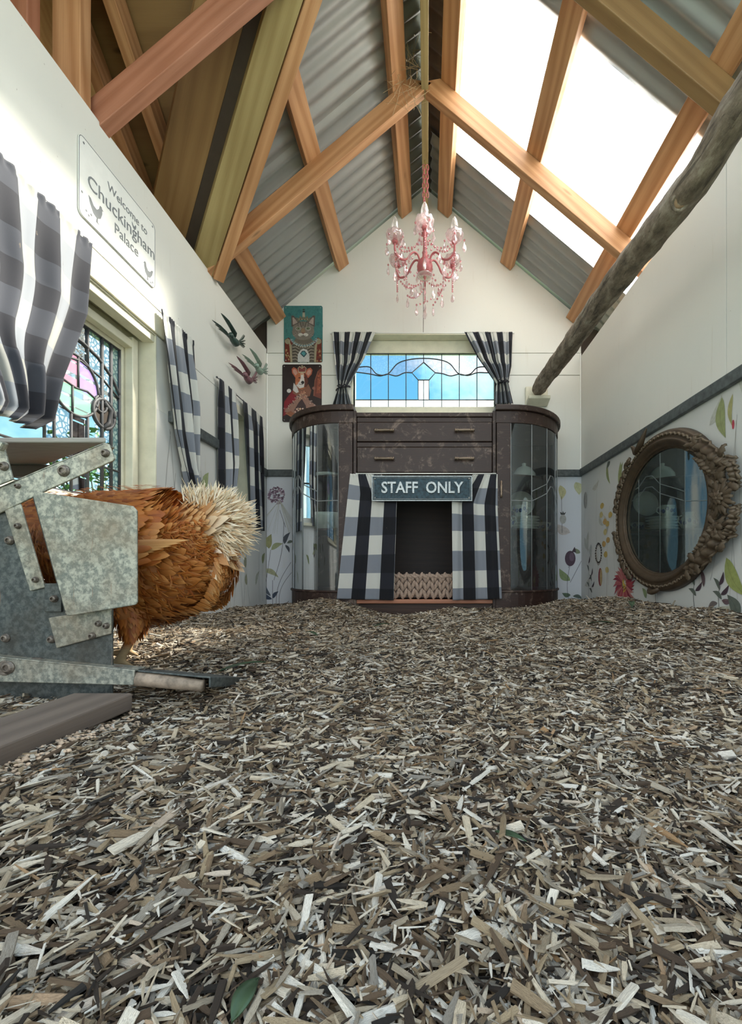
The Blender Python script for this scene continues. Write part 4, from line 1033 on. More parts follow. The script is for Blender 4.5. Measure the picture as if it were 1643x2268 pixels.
for i in range(22): q = -math.pi/2+rr.uniform(-.7, .6); Bk.stem(a+.02, z-.03, a+.02+.24*math.cos(q), z+.24*math.sin(q)-.02, .0, (.47, .47, .40), .0015)
a, z = bw(1262, 1237); Bk.blob(a, z, .036, .052, (.075, .04, .065), 18); Bk.blob(a+.01, z+.01, .016, .03, (.14, .09, .13), 12); Bk.poly([(a+.01, z+.045), (a+.03, z+.08), (a+.04, z+.04)], (.06, .035, .05))
a, z = bw(1246, 1150); Bk.blob(a, z, .022, .032, (.40, .40, .38), 14); Bk.poly([(a-.015, z+.03), (a-.02, z+.05), (a-.005, z+.04), (a, z+.056), (a+.006, z+.04), (a+.02, z+.048), (a+.012, z+.03)], (.05, .05, .05))
Bk.done(back)
# left wall prints
Lp = Print(lambda a, z, d: (XL+.0005+d, a, z))
def lwp(u, v): p = PW(u, v, XL); return p[1], p[2]
for i in range(14): a = rr.uniform(1.76, 2.28); Lp.stem(a, .0, a+rr.uniform(-.05, .05), rr.uniform(.45, .82), rr.uniform(-.03, .03), (.2, .19, .16), .0016)
for i in range(16):
    a, z = rr.uniform(1.8, 2.85), rr.uniform(.1, .45); Lp.leaf(a, z, rr.uniform(.07, .12), rr.uniform(.03, .045), rr.uniform(.3, 2.9), rr.choice([OL, PU, GR, (.36, .36, .24), PALE]))
for i in range(8): a = rr.uniform(2.3, 2.85); Lp.stem(a, .0, a+rr.uniform(-.05, .05), rr.uniform(.3, .48), rr.uniform(-.03, .03), (.12, .11, .10), .0016)
a, z = lwp(453, 1085); Lp.leaf(a, z, .10, .05, 1.2, (.35, .40, .20)); Lp.leaf(a, z-.03, .08, .04, 1.9, (.25, .30, .16)); Lp.stem(a, z, a-.14, z+.03, .02, (.1, .08, .06)); Lp.stem(a-.16, z-.1, a-.10, z+.28, .02, (.25, .22, .16))
Lp.done(wl)

# ---------------------------------------------------------------- printed metal portraits
def portrait(name, label, u0, u1, v0, v1, bgc, draw, y=YB-.001):
    x0, _, z1 = PX(u0, v0, y); x1, _, z0 = PX(u1, v1, y); w, h = x1-x0, z1-z0
    t = thing(name, label, 'picture', ((x0+x1)/2, y, z0), 'metal pet portraits on the end wall')
    r = .012; P = []
    for cx, cz, a0 in ((x1-r, z1-r, 0), (x0+r, z1-r, 90), (x0+r, z0+r, 180), (x1-r, z0+r, 270)):
        for k in range(5): q = math.radians(a0+k*22.5); P.append((cx+r*math.cos(q), cz+r*math.sin(q)))
    b = MB(); b.prism([(a, y-.0035, c) for a, c in P], (0, .003, 0), bgc); b.build('plate', M['printm'], t)
    pr = Print(lambda a, z, d: (x0+a*w, y-.0036-d, z0+z*h)); pr.w, pr.h = w, h
    draw(pr); o = pr.b.build('printed_picture', M['printm'], t)
    for a in (.05, .95):
        for c in (.035, .965):
            b = MB(); b.lathe([(0, 0), (.004, .0004), (.004, .001), (0, .0015)], (x0+a*w, y-.0036, z0+c*h), 8, Matrix.Rotation(math.pi/2, 4, 'X')); b.build('eyelet', M['castedge'], t, smooth=True)
    return t
def mir(P): return [(1-x, y) for x, y in P]
def cat(p):
    r = random.Random(4)
    for i in range(40): p.blob(r.uniform(.03, .97), r.uniform(.3, .97), r.uniform(.01, .06), r.uniform(.01, .04), r.choice([(.05, .19, .19), (.07, .24, .23), (.04, .15, .16)]), 9, .3, i)
    for f in (lambda q: q, mir):
        p.poly(f([(.02, .0), (.02, .40), (.12, .44), (.24, .36), (.26, .0)]), (.15, .03, .02))
        for k in range(14): p.blob(*f([(r.uniform(.04, .18), r.uniform(.02, .22))])[0], .02, .018, r.choice([(.28, .12, .06), (.35, .25, .12), (.09, .02, .02)]), 8, .2, k)
        p.blob(*f([(.10, .37)])[0], .07, .05, (.30, .26, .17), 12, .1, 3)
        p.poly(f([(.12, .40), (.20, .30), (.22, .0), (.17, .0), (.15, .25)]), (.33, .29, .19))
    p.poly([(.22, .0), (.20, .30), (.30, .42), (.50, .45), (.72, .42), (.80, .30), (.78, .0)], (.14, .12, .095))
    for k in range(22): s_ = 1 if k % 2 else -1; zz = .02+.30*(k//2)/11; p.line([(.5+s_*.10, zz-.03), (.5+s_*.2, zz+.01), (.5+s_*.28, zz+.0)], .012, (.03, .025, .02) if k % 4 < 2 else (.28, .25, .2))
    p.poly([(.36, .0), (.36, .14), (.44, .22), (.50, .24), (.60, .22), (.66, .13), (.66, .0)], (.50, .50, .48))
    p.poly([(.42, .15), (.47, .20), (.54, .205), (.60, .15), (.52, .085)], (.03, .07, .08)); p.poly([(.45, .155), (.48, .185), (.53, .19), (.57, .155), (.52, .11)], (.08, .26, .28))
    for k in range(34): q = math.pi*(1.12+.76*k/33); p.blob(.52+.27*math.cos(q), .38+.11*math.sin(q)+.02*(k % 3), .017, .012, [(.45, .42, .33), (.06, .18, .21), (.25, .21, .14)][k % 3], 7)
    for k in range(26): q = math.pi*(1.05+.9*k/25); p.poly([(.52+.27*math.cos(q), .44+.12*math.sin(q)), (.52+.36*math.cos(q-.04), .43+.15*math.sin(q-.04)), (.52+.36*math.cos(q+.04), .43+.15*math.sin(q+.04))], (.42, .52, .54) if k % 2 else (.18, .28, .31))
    FU = (.20, .175, .145)
    p.blob(.50, .535, .285, .145, FU, 26); p.poly([(.22, .52), (.24, .66), (.40, .72), (.60, .72), (.77, .66), (.79, .52)], FU)
    for f in (lambda q: q, mir):
        p.poly(f([(.20, .62), (.19, .82), (.24, .83), (.42, .71)]), (.11, .09, .08)); p.poly(f([(.235, .66), (.225, .79), (.26, .79), (.36, .70)]), (.38, .31, .27))
        for k in range(7): p.line(f([(.24+.018*k, .47+.012*k), (.33+.01*k, .50+.01*k), (.38, .52)]), .008, (.035, .03, .025) if k % 2 else (.36, .32, .27))
        p.line(f([(.42, .72), (.44, .66), (.46, .62)]), .014, (.03, .025, .02)); p.line(f([(.47, .74), (.485, .68), (.49, .64)]), .010, (.03, .025, .02)); p.line(f([(.36, .70), (.37, .64), (.42, .61)]), .010, (.035, .03, .025))
        p.blob(*f([(.375, .595)])[0], .072, .034, (.40, .38, .33), 14); p.blob(*f([(.375, .597)])[0], .052, .025, (.02, .02, .015), 14); p.blob(*f([(.378, .598)])[0], .040, .020, (.24, .28, .16), 12); p.blob(*f([(.378, .598)])[0], .014, .016, (.01, .01, .01), 8)
        p.blob(*f([(.435, .485)])[0], .07, .030, (.55, .52, .46), 12)
    p.poly([(.46, .60), (.54, .60), (.56, .52), (.44, .52)], (.27, .18, .11)); p.poly([(.455, .525), (.545, .525), (.50, .495)], (.20, .09, .075)); p.line([(.43, .470), (.47, .462), (.50, .475), (.53, .462), (.57, .470)], .007, (.02, .015, .01)); p.line([(.50, .50), (.50, .475)], .006, (.02, .015, .01))
    p.poly([(.34, .72), (.33, .80), (.39, .77), (.42, .82), (.47, .78), (.51, .83), (.56, .78), (.61, .82), (.64, .77), (.69, .80), (.67, .72), (.50, .75)], (.17, .15, .10))
    for k in range(9): p.blob(.36+.036*k, .755+.006*math.sin(k), .012, .009, (.42, .38, .25) if k % 2 else (.05, .10, .10), 7)
    p.poly([(.48, .80), (.485, .88), (.545, .88), (.55, .80)], (.40, .37, .28)); p.blob(.515, .895, .035, .014, (.04, .03, .025), 8, .2); p.blob(.515, .93, .03, .012, (.05, .04, .03), 8, .3)
def dog(p):
    r = random.Random(8)
    p.poly([(.80, .45), (.84, .75), (.92, .90), (.99, .93), (.99, .40)], (.17, .045, .03)); p.poly([(.87, .50), (.90, .75), (.95, .85), (.985, .86), (.985, .5)], (.28, .075, .04))
    for k in range(20): p.blob(r.uniform(.90, .97), r.uniform(.55, .80), .014, .018, r.choice([(.38, .12, .06), (.14, .03, .02)]), 7, .3, k)
    p.line([(.80, .45), (.83, .72), (.91, .88)], .02, (.26, .10, .06)); p.blob(.80, .585, .04, .026, (.28, .12, .09), 12)
    p.poly([(.02, .10), (.05, .35), (.12, .42), (.30, .58), (.36, .60), (.44, .30), (.34, .20)], (.22, .012, .02)); p.blob(.17, .54, .055, .035, (.60, .58, .55), 12)
    p.poly([(.26, .50), (.30, .66), (.42, .62), (.60, .60), (.66, .66), (.74, .55), (.70, .45), (.5, .40)], (.22, .09, .055)); p.poly([(.27, .55), (.29, .68), (.38, .60), (.42, .52), (.36, .50)], (.55, .52, .50))
    p.poly([(.05, .18), (.20, .30), (.38, .42), (.46, .50), (.56, .50), (.68, .38), (.95, .24), (.97, .17), (.70, .19), (.6, .12), (.4, .12), (.2, .14)], (.30, .16, .12))
    p.poly([(.30, .20), (.42, .34), (.50, .40), (.60, .28), (.62, .18), (.45, .14)], (.05, .025, .025))
    for k in range(60): t_ = r.random(); s_ = r.choice((0, 1)); x = .06+.42*t_ if s_ else .55+.40*t_; z = .21+.27*t_ if s_ else .45-.24*t_; p.blob(x+r.uniform(-.03, .03), z+r.uniform(-.02, .03), .014, .010, r.choice([(.52, .40, .34), (.62, .5, .42), (.08, .04, .04), (.34, .15, .11)]), 6, .3, k)
    for k in range(24): p.blob(r.uniform(.44, .60), r.uniform(.40, .54), .012, .012, r.choice([(.55, .38, .22), (.60, .25, .15), (.3, .12, .08)]), 6, .3, k)
    for k in range(34): p.blob(r.uniform(.30, .70), r.uniform(.14, .24), .022, .016, r.choice([(.42, .26, .22), (.6, .42, .34), (.25, .08, .06), (.75, .5, .3)]), 7, .3, k)
    p.poly([(.08, .15), (.22, .19), (.40, .10), (.36, .04), (.25, .07)], (.28, .10, .05)); p.line([(.08, .15), (.30, .08), (.38, .05)], .012, (.40, .17, .08))
    OR = (.40, .125, .055)
    for q in ([(.34, .76), (.25, .85), (.24, .92), (.29, .95), (.37, .92), (.44, .83)], [(.56, .83), (.64, .92), (.72, .94), (.77, .90), (.75, .83), (.66, .76)]):
        p.poly(q, (.42, .11, .06)); cx = sum(a for a, _ in q)/6; cz = sum(c for _, c in q)/6; p.poly([(cx+(a-cx)*.62, cz+(c-cz)*.62) for a, c in q], (.50, .27, .21))
    p.poly([(.33, .74), (.36, .82), (.43, .86), (.56, .86), (.63, .80), (.66, .70), (.60, .60), (.50, .56), (.40, .59), (.33, .66)], OR)
    p.poly([(.56, .86), (.63, .80), (.66, .70), (.60, .60), (.55, .60), (.57, .72)], (.12, .035, .025))
    p.poly([(.47, .85), (.53, .86), (.55, .78), (.57, .68), (.55, .60), (.44, .58), (.36, .63), (.36, .66), (.44, .70), (.47, .76)], (.60, .55, .51)); p.poly([(.34, .66), (.36, .70), (.42, .69), (.38, .64)], (.5, .18, .09))
    p.blob(.52, .685, .042, .028, (.02, .018, .018), 12); p.line([(.42, .655), (.48, .648), (.53, .652)], .008, (.03, .02, .02)); p.blob(.435, .765, .024, .012, (.06, .02, .015), 8); p.blob(.57, .77, .02, .011, (.03, .01, .01), 8); p.blob(.50, .83, .025, .02, (.55, .28, .14), 8)
    GOLD = (.42, .33, .22)
    p.poly([(.42, .85), (.40, .93), (.43, .955), (.50, .94), (.57, .955), (.61, .93), (.58, .85)], (.20, .05, .045)); p.line([(.42, .85), (.40, .93), (.44, .96), (.50, .93), (.56, .96), (.61, .93), (.58, .85)], .016, GOLD); p.line([(.42, .86), (.58, .86)], .022, GOLD); p.line([(.505, .93), (.505, .985)], .012, GOLD); p.line([(.48, .97), (.53, .97)], .010, GOLD)
portrait('metal_portrait', 'teal metal portrait of a crowned tabby cat, upper of the two', 629, 714.5, 678, 803, (.055, .20, .195), cat)
portrait('metal_portrait', 'dark metal portrait of a crowned red and white dog in robes, lower of the two', 625.5, 712.5, 807.5, 935, (.022, .012, .012), dog)

# ---------------------------------------------------------------- welcome sign on the wall above the large window
M['signgrey'] = plain('grey_sign_print', (.20, .21, .22), .6)
ws = thing('welcome_sign', 'white metal sign with grey hens and lettering above the stained glass window', 'sign', (XL, 1.52, 1.32))
y0, y1, z0, z1 = 1.333, 1.706, 1.326, 1.578
def rrect(y0, y1, z0, z1, r): 
    P = []
    for cy, cz, a0 in ((y1-r, z1-r, 0), (y0+r, z1-r, 90), (y0+r, z0+r, 180), (y1-r, z0+r, 270)):
        for k in range(5): q = math.radians(a0+k*22.5); P.append((cy+r*math.cos(q), cz+r*math.sin(q)))
    return P
b = MB(); b.prism([(XL+.0015, a, c) for a, c in rrect(y0, y1, z0, z1, .018)], (.003, 0, 0)); b.build('plate', M['white'], ws)
b = MB(); P = rrect(y0+.001, y1-.001, z0+.001, z1-.001, .017); b.tube([(XL+.0045, a, c) for a, c in P+P[:1]], .0011, 5); b.build('border', M['signgrey'], ws)
def wtext(t, cy, cz, size):
    for lm in split_letters(text_mesh(t, size, .0004)):
        o = mesh_obj('letter', lm, M['signgrey'], ws, (XL+.0052-ws.location.x, cy-ws.location.y, cz-ws.location.z))
        o.rotation_euler = (math.pi/2, 0, math.pi/2)
wtext('Welcome to', 1.555, 1.515, .040); wtext('Chuckingham', 1.535, 1.458, .062); wtext('Palace', 1.545, 1.398, .050)
def hen_shape(cy, cz, s, f):
    P = [(-.5, .1), (-.62, .5), (-.45, .45), (-.25, .2), (.0, .15), (.18, .35), (.25, .6), (.38, .62), (.42, .52), (.52, .46), (.42, .42), (.42, .2), (.3, -.15), (.08, -.32), (.08, -.55), (.2, -.6), (-.05, -.6), (.0, -.34), (-.25, -.25)]
    b = MB(); b.prism([(XL+.0046, cy+f*a*s, cz+c*s) for a, c in P], (.0006, 0, 0)); b.build('printed_hen', M['signgrey'], ws)
hen_shape(1.405, 1.385, .055, 1); hen_shape(1.662, 1.365, .05, -1)
hen_shape(1.585, 1.478, .022, 1)
b = MB()
for k, (a, c) in enumerate(((1.362, 1.355), (1.372, 1.348), (1.382, 1.358), (1.69, 1.345), (1.68, 1.338), (1.352, 1.56), (1.69, 1.565), (1.345, 1.40))): b.ball((XL+.0048, a, c), .004, 6, 4, (.15, 1, 1))
o = b.build('printed_dots', M['signgrey'], ws); o['kind'] = 'stuff'

# ---------------------------------------------------------------- ceramic birds on the wall
def glaze(n, c): return plain(n, c, .15, var=.2, scale=30)
for k, (u, v, s, m, lb) in enumerate(((509, 753, .62, glaze('dark_green_glaze', (.035, .06, .05)), 'dark green glazed flying bird, highest and nearest of the wall birds'), (540, 838, .62, glaze('mauve_glaze', (.20, .095, .11)), 'dusty pink glazed flying bird just above the narrow window curtain'), (566, 818, .64, glaze('mint_glaze', (.24, .33, .27)), 'pale mint glazed flying bird next to the end wall'))):
    p = PW(u, v, XL+.03); c = Vector((XL+.035, p[1], p[2])); t = thing('wall_bird', lb, 'ornament', c, 'ceramic flying birds on the side wall')
    q = lambda a, z_, o=0: c+Vector((o, a, z_))
    def lobe(b, p0, p1, w, fl=.35, r0=.25):
        P = [p0.lerp(p1, f)+Vector((.012*math.sin(f*math.pi), 0, 0)) for f in (0, .15, .4, .7, .9, 1)]
        b.tube(P, [w*k_ for k_ in (r0, .6, 1, .9, .5, .1)], 8, flat=fl)
    b = MB(); b.tube([q(-.035, .012, .010), q(-.022, .010, .012), q(-.008, .0, .014), q(.02, -.004, .016), q(.05, .010, .012), q(.075, .030, .006)], [.004, .013, .017, .021, .016, .006], 12); b.build('body', m, t, smooth=True)
    b = MB(); b.ball(q(-.036, .006, .018), .0145, 12, 8); b.build('head', m, t, smooth=True)
    b = MB(); b.tube([q(-.046, .0, .018), q(-.060, -.006, .018), q(-.070, -.010, .016)], [.005, .003, .0006], 8); b.build('beak', m, t, smooth=True)
    b = MB()
    for k_ in range(4): lobe(b, q(.005, .015, .020), q(-.155+.028*k_, .052-.006*k_, .022), .0125)
    b.build('wing', m, t, smooth=True)
    b = MB()
    for k_ in range(3): lobe(b, q(-.01, .0, .0), q(-.165+.03*k_, .012-.004*k_, -.018), .010)
    b.build('wing', m, t, smooth=True)
    b = MB()
    for k_ in range(4): lobe(b, q(.06, .018, .006), q(.175-.012*abs(k_-1.5), .115-.026*k_, .0), .012)
    b.build('tail', m, t, smooth=True)

# ---------------------------------------------------------------- oval mirror
mi = thing('oval_mirror', 'oval mirror in an ornate aged gilt frame on the floral side wall', 'mirror', (XR, 1.88, .465))
my, mz, ra, rz_ = 1.885, .465, .335, .276
def ring_profile(name, prof, k=120, bump=None, mat='gilt', ra_=ra, rz2=rz_):
    b = MB(); n = len(prof); vs = []
    for i in range(k):
        q = 2*math.pi*i/k
        for j, (o, d) in enumerate(prof):
            e2 = bump(q, j) if bump else 0
            vs.append((XR-.002-d-e2, my+(ra_+o)*math.cos(q), mz+(rz2+o)*math.sin(q)))
    fs = [(i*n+j, i*n+(j+1) % n, ((i+1) % k)*n+(j+1) % n, ((i+1) % k)*n+j) for i in range(k) for j in range(n)]
    b.add(vs, fs); return b.build(name, M[mat], mi, smooth=True)
ring_profile('frame', [(-.004, .004), (-.004, .022), (.004, .026), (.010, .030), (.016, .038), (.026, .042), (.032, .040), (.034, .034), (.038, .034), (.062, .034), (.066, .030), (.070, .020), (.072, .004)])
ring_profile('inner_bead', [(-.010, .012), (-.008, .018), (-.003, .019), (.0, .015), (-.004, .012)], 160, lambda q, j: .0015*math.sin(q*120) if j in (1, 2) else 0)
b = MB(); P = [(XR-.012, my+(ra-.004)*math.cos(2*math.pi*i/72), mz+(rz_-.004)*math.sin(2*math.pi*i/72)) for i in range(72)]; b.prism(P, (.004, 0, 0))
def mirror_mat():
    t = NT('old_mirror'); v = t.co('Object'); n = t.noise(v, 60, 5, .7); sp = t.ramp(n, [(.62, (0, 0, 0)), (.70, (1, 1, 1))])
    G = t.n('ShaderNodeBsdfGlossy', {0: (.50, .56, .55), 'Roughness': .02}); D = t.n('ShaderNodeBsdfDiffuse', {0: (.16, .18, .17)})
    a = t.n('ShaderNodeMixShader', {0: t.math('ADD', t.math('MULTIPLY', sp, .25), .10), 1: G.outputs[0], 2: D.outputs[0]}); t.L(a.outputs[0], t.out.inputs[0]); return t.m
b.build('mirror_glass', mirror_mat(), mi)
# leaf-and-berry band round the frame
r = random.Random(5)
b = MB()
for i in range(150):
    q = 2*math.pi*i/150; o = .050; cy, cz = my+(ra+o)*math.cos(q), mz+(rz_+o)*math.sin(q)
    tq = math.atan2((rz_+o)*math.cos(q), -(ra+o)*math.sin(q))+(.6 if i % 2 else -.6)
    b.ball((XR-.038, cy, cz), 1, 6, 5, (.006, .011, .0045), Matrix.Rotation(tq, 4, 'X'))
o_ = b.build('leaf_band', M['gilt'], mi, smooth=True); o_['kind'] = 'stuff'
def scroll(name, pts, rad, n=8, flat=.7):
    b = MB(); b.tube([(XR-d, y, z) for y, z, d in pts], rad, n, flat=flat); return b.build(name, M['gilt'], mi, smooth=True, sub=1)
def mpt(q, o, d=.03): return (my+(ra+o)*math.cos(q), mz+(rz_+o)*math.sin(q), d)
# carved leaves : overlapping pointed leaves hugging the frame
def carved(name, y, z, ang, ln, w, d=.036, h=.010):
    b = MB(); n = 7; ca, sa = math.cos(ang), math.sin(ang); vs = []
    for i in range(n+1):
        f = i/n; ww = w*math.sin(math.pi*min(1, .08+f*.95))**.7; up = h*math.sin(math.pi*f*.8+.3)
        for k in (-1, -.5, 0, .5, 1):
            e2 = up*(1-.75*abs(k))+(.35*h*math.cos(i*2.2) if abs(k) == 1 else 0); a_ = (f-.5)*ln; c_ = k*ww
            vs.append((XR-d-e2, y+a_*ca-c_*sa, z+a_*sa+c_*ca))
    m_ = 5; fs = [(i*m_+j, i*m_+j+1, (i+1)*m_+j+1, (i+1)*m_+j) for i in range(n) for j in range(m_-1)]; b.add(vs, fs)
    return b.build(name, M['gilt'], mi, smooth=True, solid=.008)
def tang(q, o): return math.atan2((rz_+o)*math.cos(q), -(ra+o)*math.sin(q))
rl = random.Random(44)
def spray(q0, q1, n, o0, o1, ln, w, name='acanthus_leaf', flip=1, d=.034):
    for i in range(n):
        q = q0+(q1-q0)*(i+.5)/n; o = rl.uniform(o0, o1); y, z, _ = mpt(q, o)
        an = tang(q, o)+(0 if q1 > q0 else math.pi)+flip*rl.uniform(.3, 1.1)*(1 if i % 2 else -1)
        carved(name, y, z, an, ln*rl.uniform(.8, 1.25), w*rl.uniform(.8, 1.2), d+rl.uniform(-.004, .006), rl.uniform(.009, .016))
spray(math.pi*.74, math.pi*1.02, 18, .058, .078, .044, .012); spray(math.pi*1.30, math.pi*1.02, 20, .058, .080, .044, .012)
spray(-.98, -.15, 15, .066, .080, .046, .012); spray(.98, .15, 15, .066, .080, .046, .012)
for i in range(14):
    q = math.pi*(.86+.30*i/13); P = mpt(q, .066+.008*math.sin(i*2.1), .040); b = MB(); b.ball((XR-P[2], P[0], P[1]), 1, 8, 6, (.010, .013, .009), Matrix.Rotation(i*1.3, 4, 'X')); b.build('flower_knot', M['gilt'], mi, smooth=True)
# crest towards the camera: rosette, ribbons, scrolling leaves
cy, cz = 1.445, .455
for i in range(16):
    q = 2*math.pi*i/16; ln = .058 if i % 2 else .044
    carved('rosette_petal', cy+.5*ln*math.cos(q)+.006*math.cos(q), cz+.5*ln*math.sin(q)+.006*math.sin(q), q, ln, .010, .048, .012)
for i in range(8): q = 2*math.pi*i/8+.2; carved('rosette_petal', cy+.012*math.cos(q), cz+.012*math.sin(q), q, .024, .007, .060, .008)
b = MB(); b.ball((XR-.066, cy, cz), .008, 10, 8); b.build('rosette_centre', M['gilt'], mi, smooth=True)
for sg in (1, -1):
    for P_, w_ in (([(1.66, .238), (1.60, .225), (1.54, .195), (1.49, .150), (1.45, .120), (1.41, .115)], .030), ([(1.60, .175), (1.55, .150), (1.51, .110), (1.47, .085)], .020), ([(1.44, .12), (1.40, .10), (1.385, .06), (1.40, .03)], .016)):
        b = MB(); vs = []; n = 40
        for i in range(n+1):
            f = i/n*(len(P_)-1); k = min(int(f), len(P_)-2); g_ = f-k; y = P_[k][0]*(1-g_)+P_[k+1][0]*g_; z = P_[k][1]*(1-g_)+P_[k+1][1]*g_
            tx, tz_ = P_[k+1][0]-P_[k][0], P_[k+1][1]-P_[k][1]; l = math.hypot(tx, tz_); ww = w_*(.55+.45*math.sin(math.pi*i/n))*(1+.10*math.sin(i*1.9))
            for c_ in range(7): v = c_/6-.5; vs.append((XR-.036-.016*math.sin(math.pi*i/n)-.006*math.sin(i*1.1+v*3)-.010*math.cos(v*9), y-tz_/l*v*2*ww, mz-.01+sg*(z+tx/l*v*2*ww)))
        b.add(vs, [(i*7+j, i*7+j+1, (i+1)*7+j+1, (i+1)*7+j) for i in range(n) for j in range(6)]); b.build('ribbon', M['gilt'], mi, smooth=True, solid=.008)
    for k in range(9):
        f = k/8; y = 1.60-.20*f+rl.uniform(-.02, .02); z = mz-.01+sg*(.20-.15*f+rl.uniform(-.02, .02)); carved('scroll_leaf', y, z, rl.uniform(0, 6.28), rl.uniform(.035, .055), rl.uniform(.008, .014), .046, .012)
    for k in range(9): y = 1.475+.03*math.sin(k*2.1); z = mz-.01+sg*(.05+.014*k); carved('scroll_leaf', y, z, math.pi/2+.7*(-1)**k, .042, .012, .042, .014)
# top and bottom horns
yt = 2.03
scroll('top_horn', [(yt+.05, .765, .03), (yt, .775, .045), (yt-.04, .80, .05), (yt-.06, .835, .045), (yt-.075, .86, .04)], [.012, .020, .016, .010, .003]); scroll('top_horn', [(yt+.05, .765, .03), (yt+.03, .79, .045), (yt+.06, .81, .045), (yt+.08, .815, .04)], [.016, .014, .009, .003])
scroll('bottom_knob', [(1.86, .135, .03), (1.88, .115, .045), (1.92, .110, .045), (1.95, .130, .03)], [.012, .020, .020, .010])

# ---------------------------------------------------------------- branch perch and its bracket
def bark():
    t = NT('grey_bark'); v = t.co('Object'); n = t.noise(t.co('Object', (14, 5, 14)), 2.4, 8, .7)
    c = t.ramp(n, [(.3, (.07, .052, .036)), (.5, (.22, .17, .125)), (.66, (.40, .34, .27))])
    li = t.ramp(t.noise(v, 7, 6, .75), [(.58, (0, 0, 0)), (.68, (.8, .8, .8))]); c = t.mix(li, c, (.36, .33, .26))
    cr_ = t.ramp(t.noise(t.co('Object', (40, 3.2, 40)), 1.6, 4, .6, .8), [(.36, (1, 1, 1)), (.41, (0, 0, 0))]); c = t.mix(t.mix(1.0, cr_, (.6, .6, .6), 'MULTIPLY'), c, (.02, .014, .01))
    t.bsdf(c, .8, 0, t.noise(v, 35, 8, .7), .8, .006); return t.m
M['bark'] = bark()
pr_ = thing('branch_perch', 'long knotty tree branch perch rising from the end wall bracket', 'perch', (.72, 1.8, 1.3))
ctl = [(2.825, .735, 1.402, .047), (2.7, .734, 1.395, .046), (2.3, .733, 1.372, .048), (1.9, .731, 1.345, .046), (1.49, .729, 1.313, .047), (1.30, .728, 1.288, .046), (1.173, .727, 1.270, .043), (1.069, .727, 1.277, .041), (.995, .727, 1.290, .044), (.8, .74, 1.30, .043), (.4, .76, 1.31, .042)]
r = random.Random(9); b = MB(); ring = 22; vs = []; K = 110
cy_ = [c[0] for c in ctl][::-1]
for i in range(K+1):
    y = 2.835-(2.835-.4)*i/K; vals = [float(np.interp(y, cy_, [c[j] for c in ctl][::-1])) for j in (1, 2, 3)]
    for j in range(ring):
        q = 2*math.pi*j/ring; rad = vals[2]*(1+.05*math.sin(3*q+y*7)+.035*math.sin(5*q-y*23)+.03*math.sin(y*41+q)+r.uniform(-.02, .02))
        if i == 0: rad *= .93
        vs.append((vals[0]+rad*math.cos(q), y, vals[1]+rad*math.sin(q)))
b.add(vs, [(i*ring+j, (i+1)*ring+j, (i+1)*ring+(j+1) % ring, i*ring+(j+1) % ring) for i in range(K) for j in range(ring)]+[list(range(ring)), [K*ring+j for j in range(ring)][::-1]])
b.build('branch', M['bark'], pr_, smooth=True)
kn = Vector((.724, 1.217, 1.270)); kd = Vector((-.45, -.55, -.70)).normalized(); Mk = kd.to_track_quat('Z', 'Y').to_matrix().to_4x4()
b = MB(); b.lathe([(.027, .030), (.025, .042), (.021, .046), (.019, .044)], kn, 16, Mk); b.build('knot_collar', M['bark'], pr_, smooth=True)
b = MB(); b.lathe([(.0195, .043), (.012, .045), (.006, .0435), (0, .042)], kn, 16, Mk); b.build('cut_knot', plain('cut_branch_wood', (.30, .19, .11), .7, var=.4, scale=90), pr_, smooth=True)
brk = thing('perch_bracket', 'cream timber block bracket holding the branch on the end wall', 'bracket', (.735, 2.87, 1.36))
b = MB(); b.box((.735-.075, YB-.022, 1.31), (.735+.075, YB-.0005, 1.44)); b.build('back_block', M['cream'], brk, bevel=.006)
b = MB(); b.prism([(.735-.072, YB-.023, 1.335), (.735-.072, YB-.095, 1.352), (.735-.072, YB-.095, 1.33), (.735-.072, YB-.023, 1.305)], (.144, 0, 0)); b.build('shelf_block', M['cream'], brk, bevel=.004)
for x in (.735-.052, .735+.052): b = MB(); b.lathe([(0, 0), (.006, .001), (.005, .004), (0, .006)], (x, YB-.0225, 1.37), 10, Matrix.Rotation(math.pi/2, 4, 'X')); b.build('screw', M['castedge'], brk, smooth=True)
# ---------------------------------------------------------------- chandelier
M['rose'] = plain('rose_pink_enamel', (.52, .15, .16), .4, var=.15)
def crystal(name, col, mixf=.45):
    t = NT(name)
    T = t.n('ShaderNodeBsdfTransparent', {0: col}); G = t.n('ShaderNodeBsdfGlossy', {0: (1, .95, .96), 'Roughness': .05}); D = t.n('ShaderNodeBsdfTranslucent', {0: col})
    D2 = t.n('ShaderNodeBsdfDiffuse', {0: col})
    lw = t.n('ShaderNodeLayerWeight', {'Blend': .35}).outputs['Facing']
    a = t.n('ShaderNodeMixShader', {0: .5, 1: D.outputs[0], 2: D2.outputs[0]})
    b_ = t.n('ShaderNodeMixShader', {0: t.math('ADD', t.math('MULTIPLY', lw, .5), .12), 1: T.outputs[0], 2: a.outputs[0]})
    c_ = t.n('ShaderNodeMixShader', {0: t.math('ADD', t.math('MULTIPLY', lw, .35), .10), 1: b_.outputs[0], 2: G.outputs[0]})
    t.L(c_.outputs[0], t.out.inputs[0]); return t.m
M['cry'] = crystal('clear_acrylic_drop', (.95, .86, .87)); M['crp'] = crystal('pink_acrylic_bead', (.88, .55, .60)); M['bulb'] = crystal('clear_bulb_glass', (.97, .96, .95))
M['brass'] = plain('brass_hook', (.45, .34, .10), .4, .7)
ch = thing('chandelier', 'pink crystal chandelier hanging on a pink chain from the ridge board', 'chandelier', (-.012, 2.49, 2.59))
hx, hy = -.014, 2.49
cz0 = 1.965                                  # centre ball height
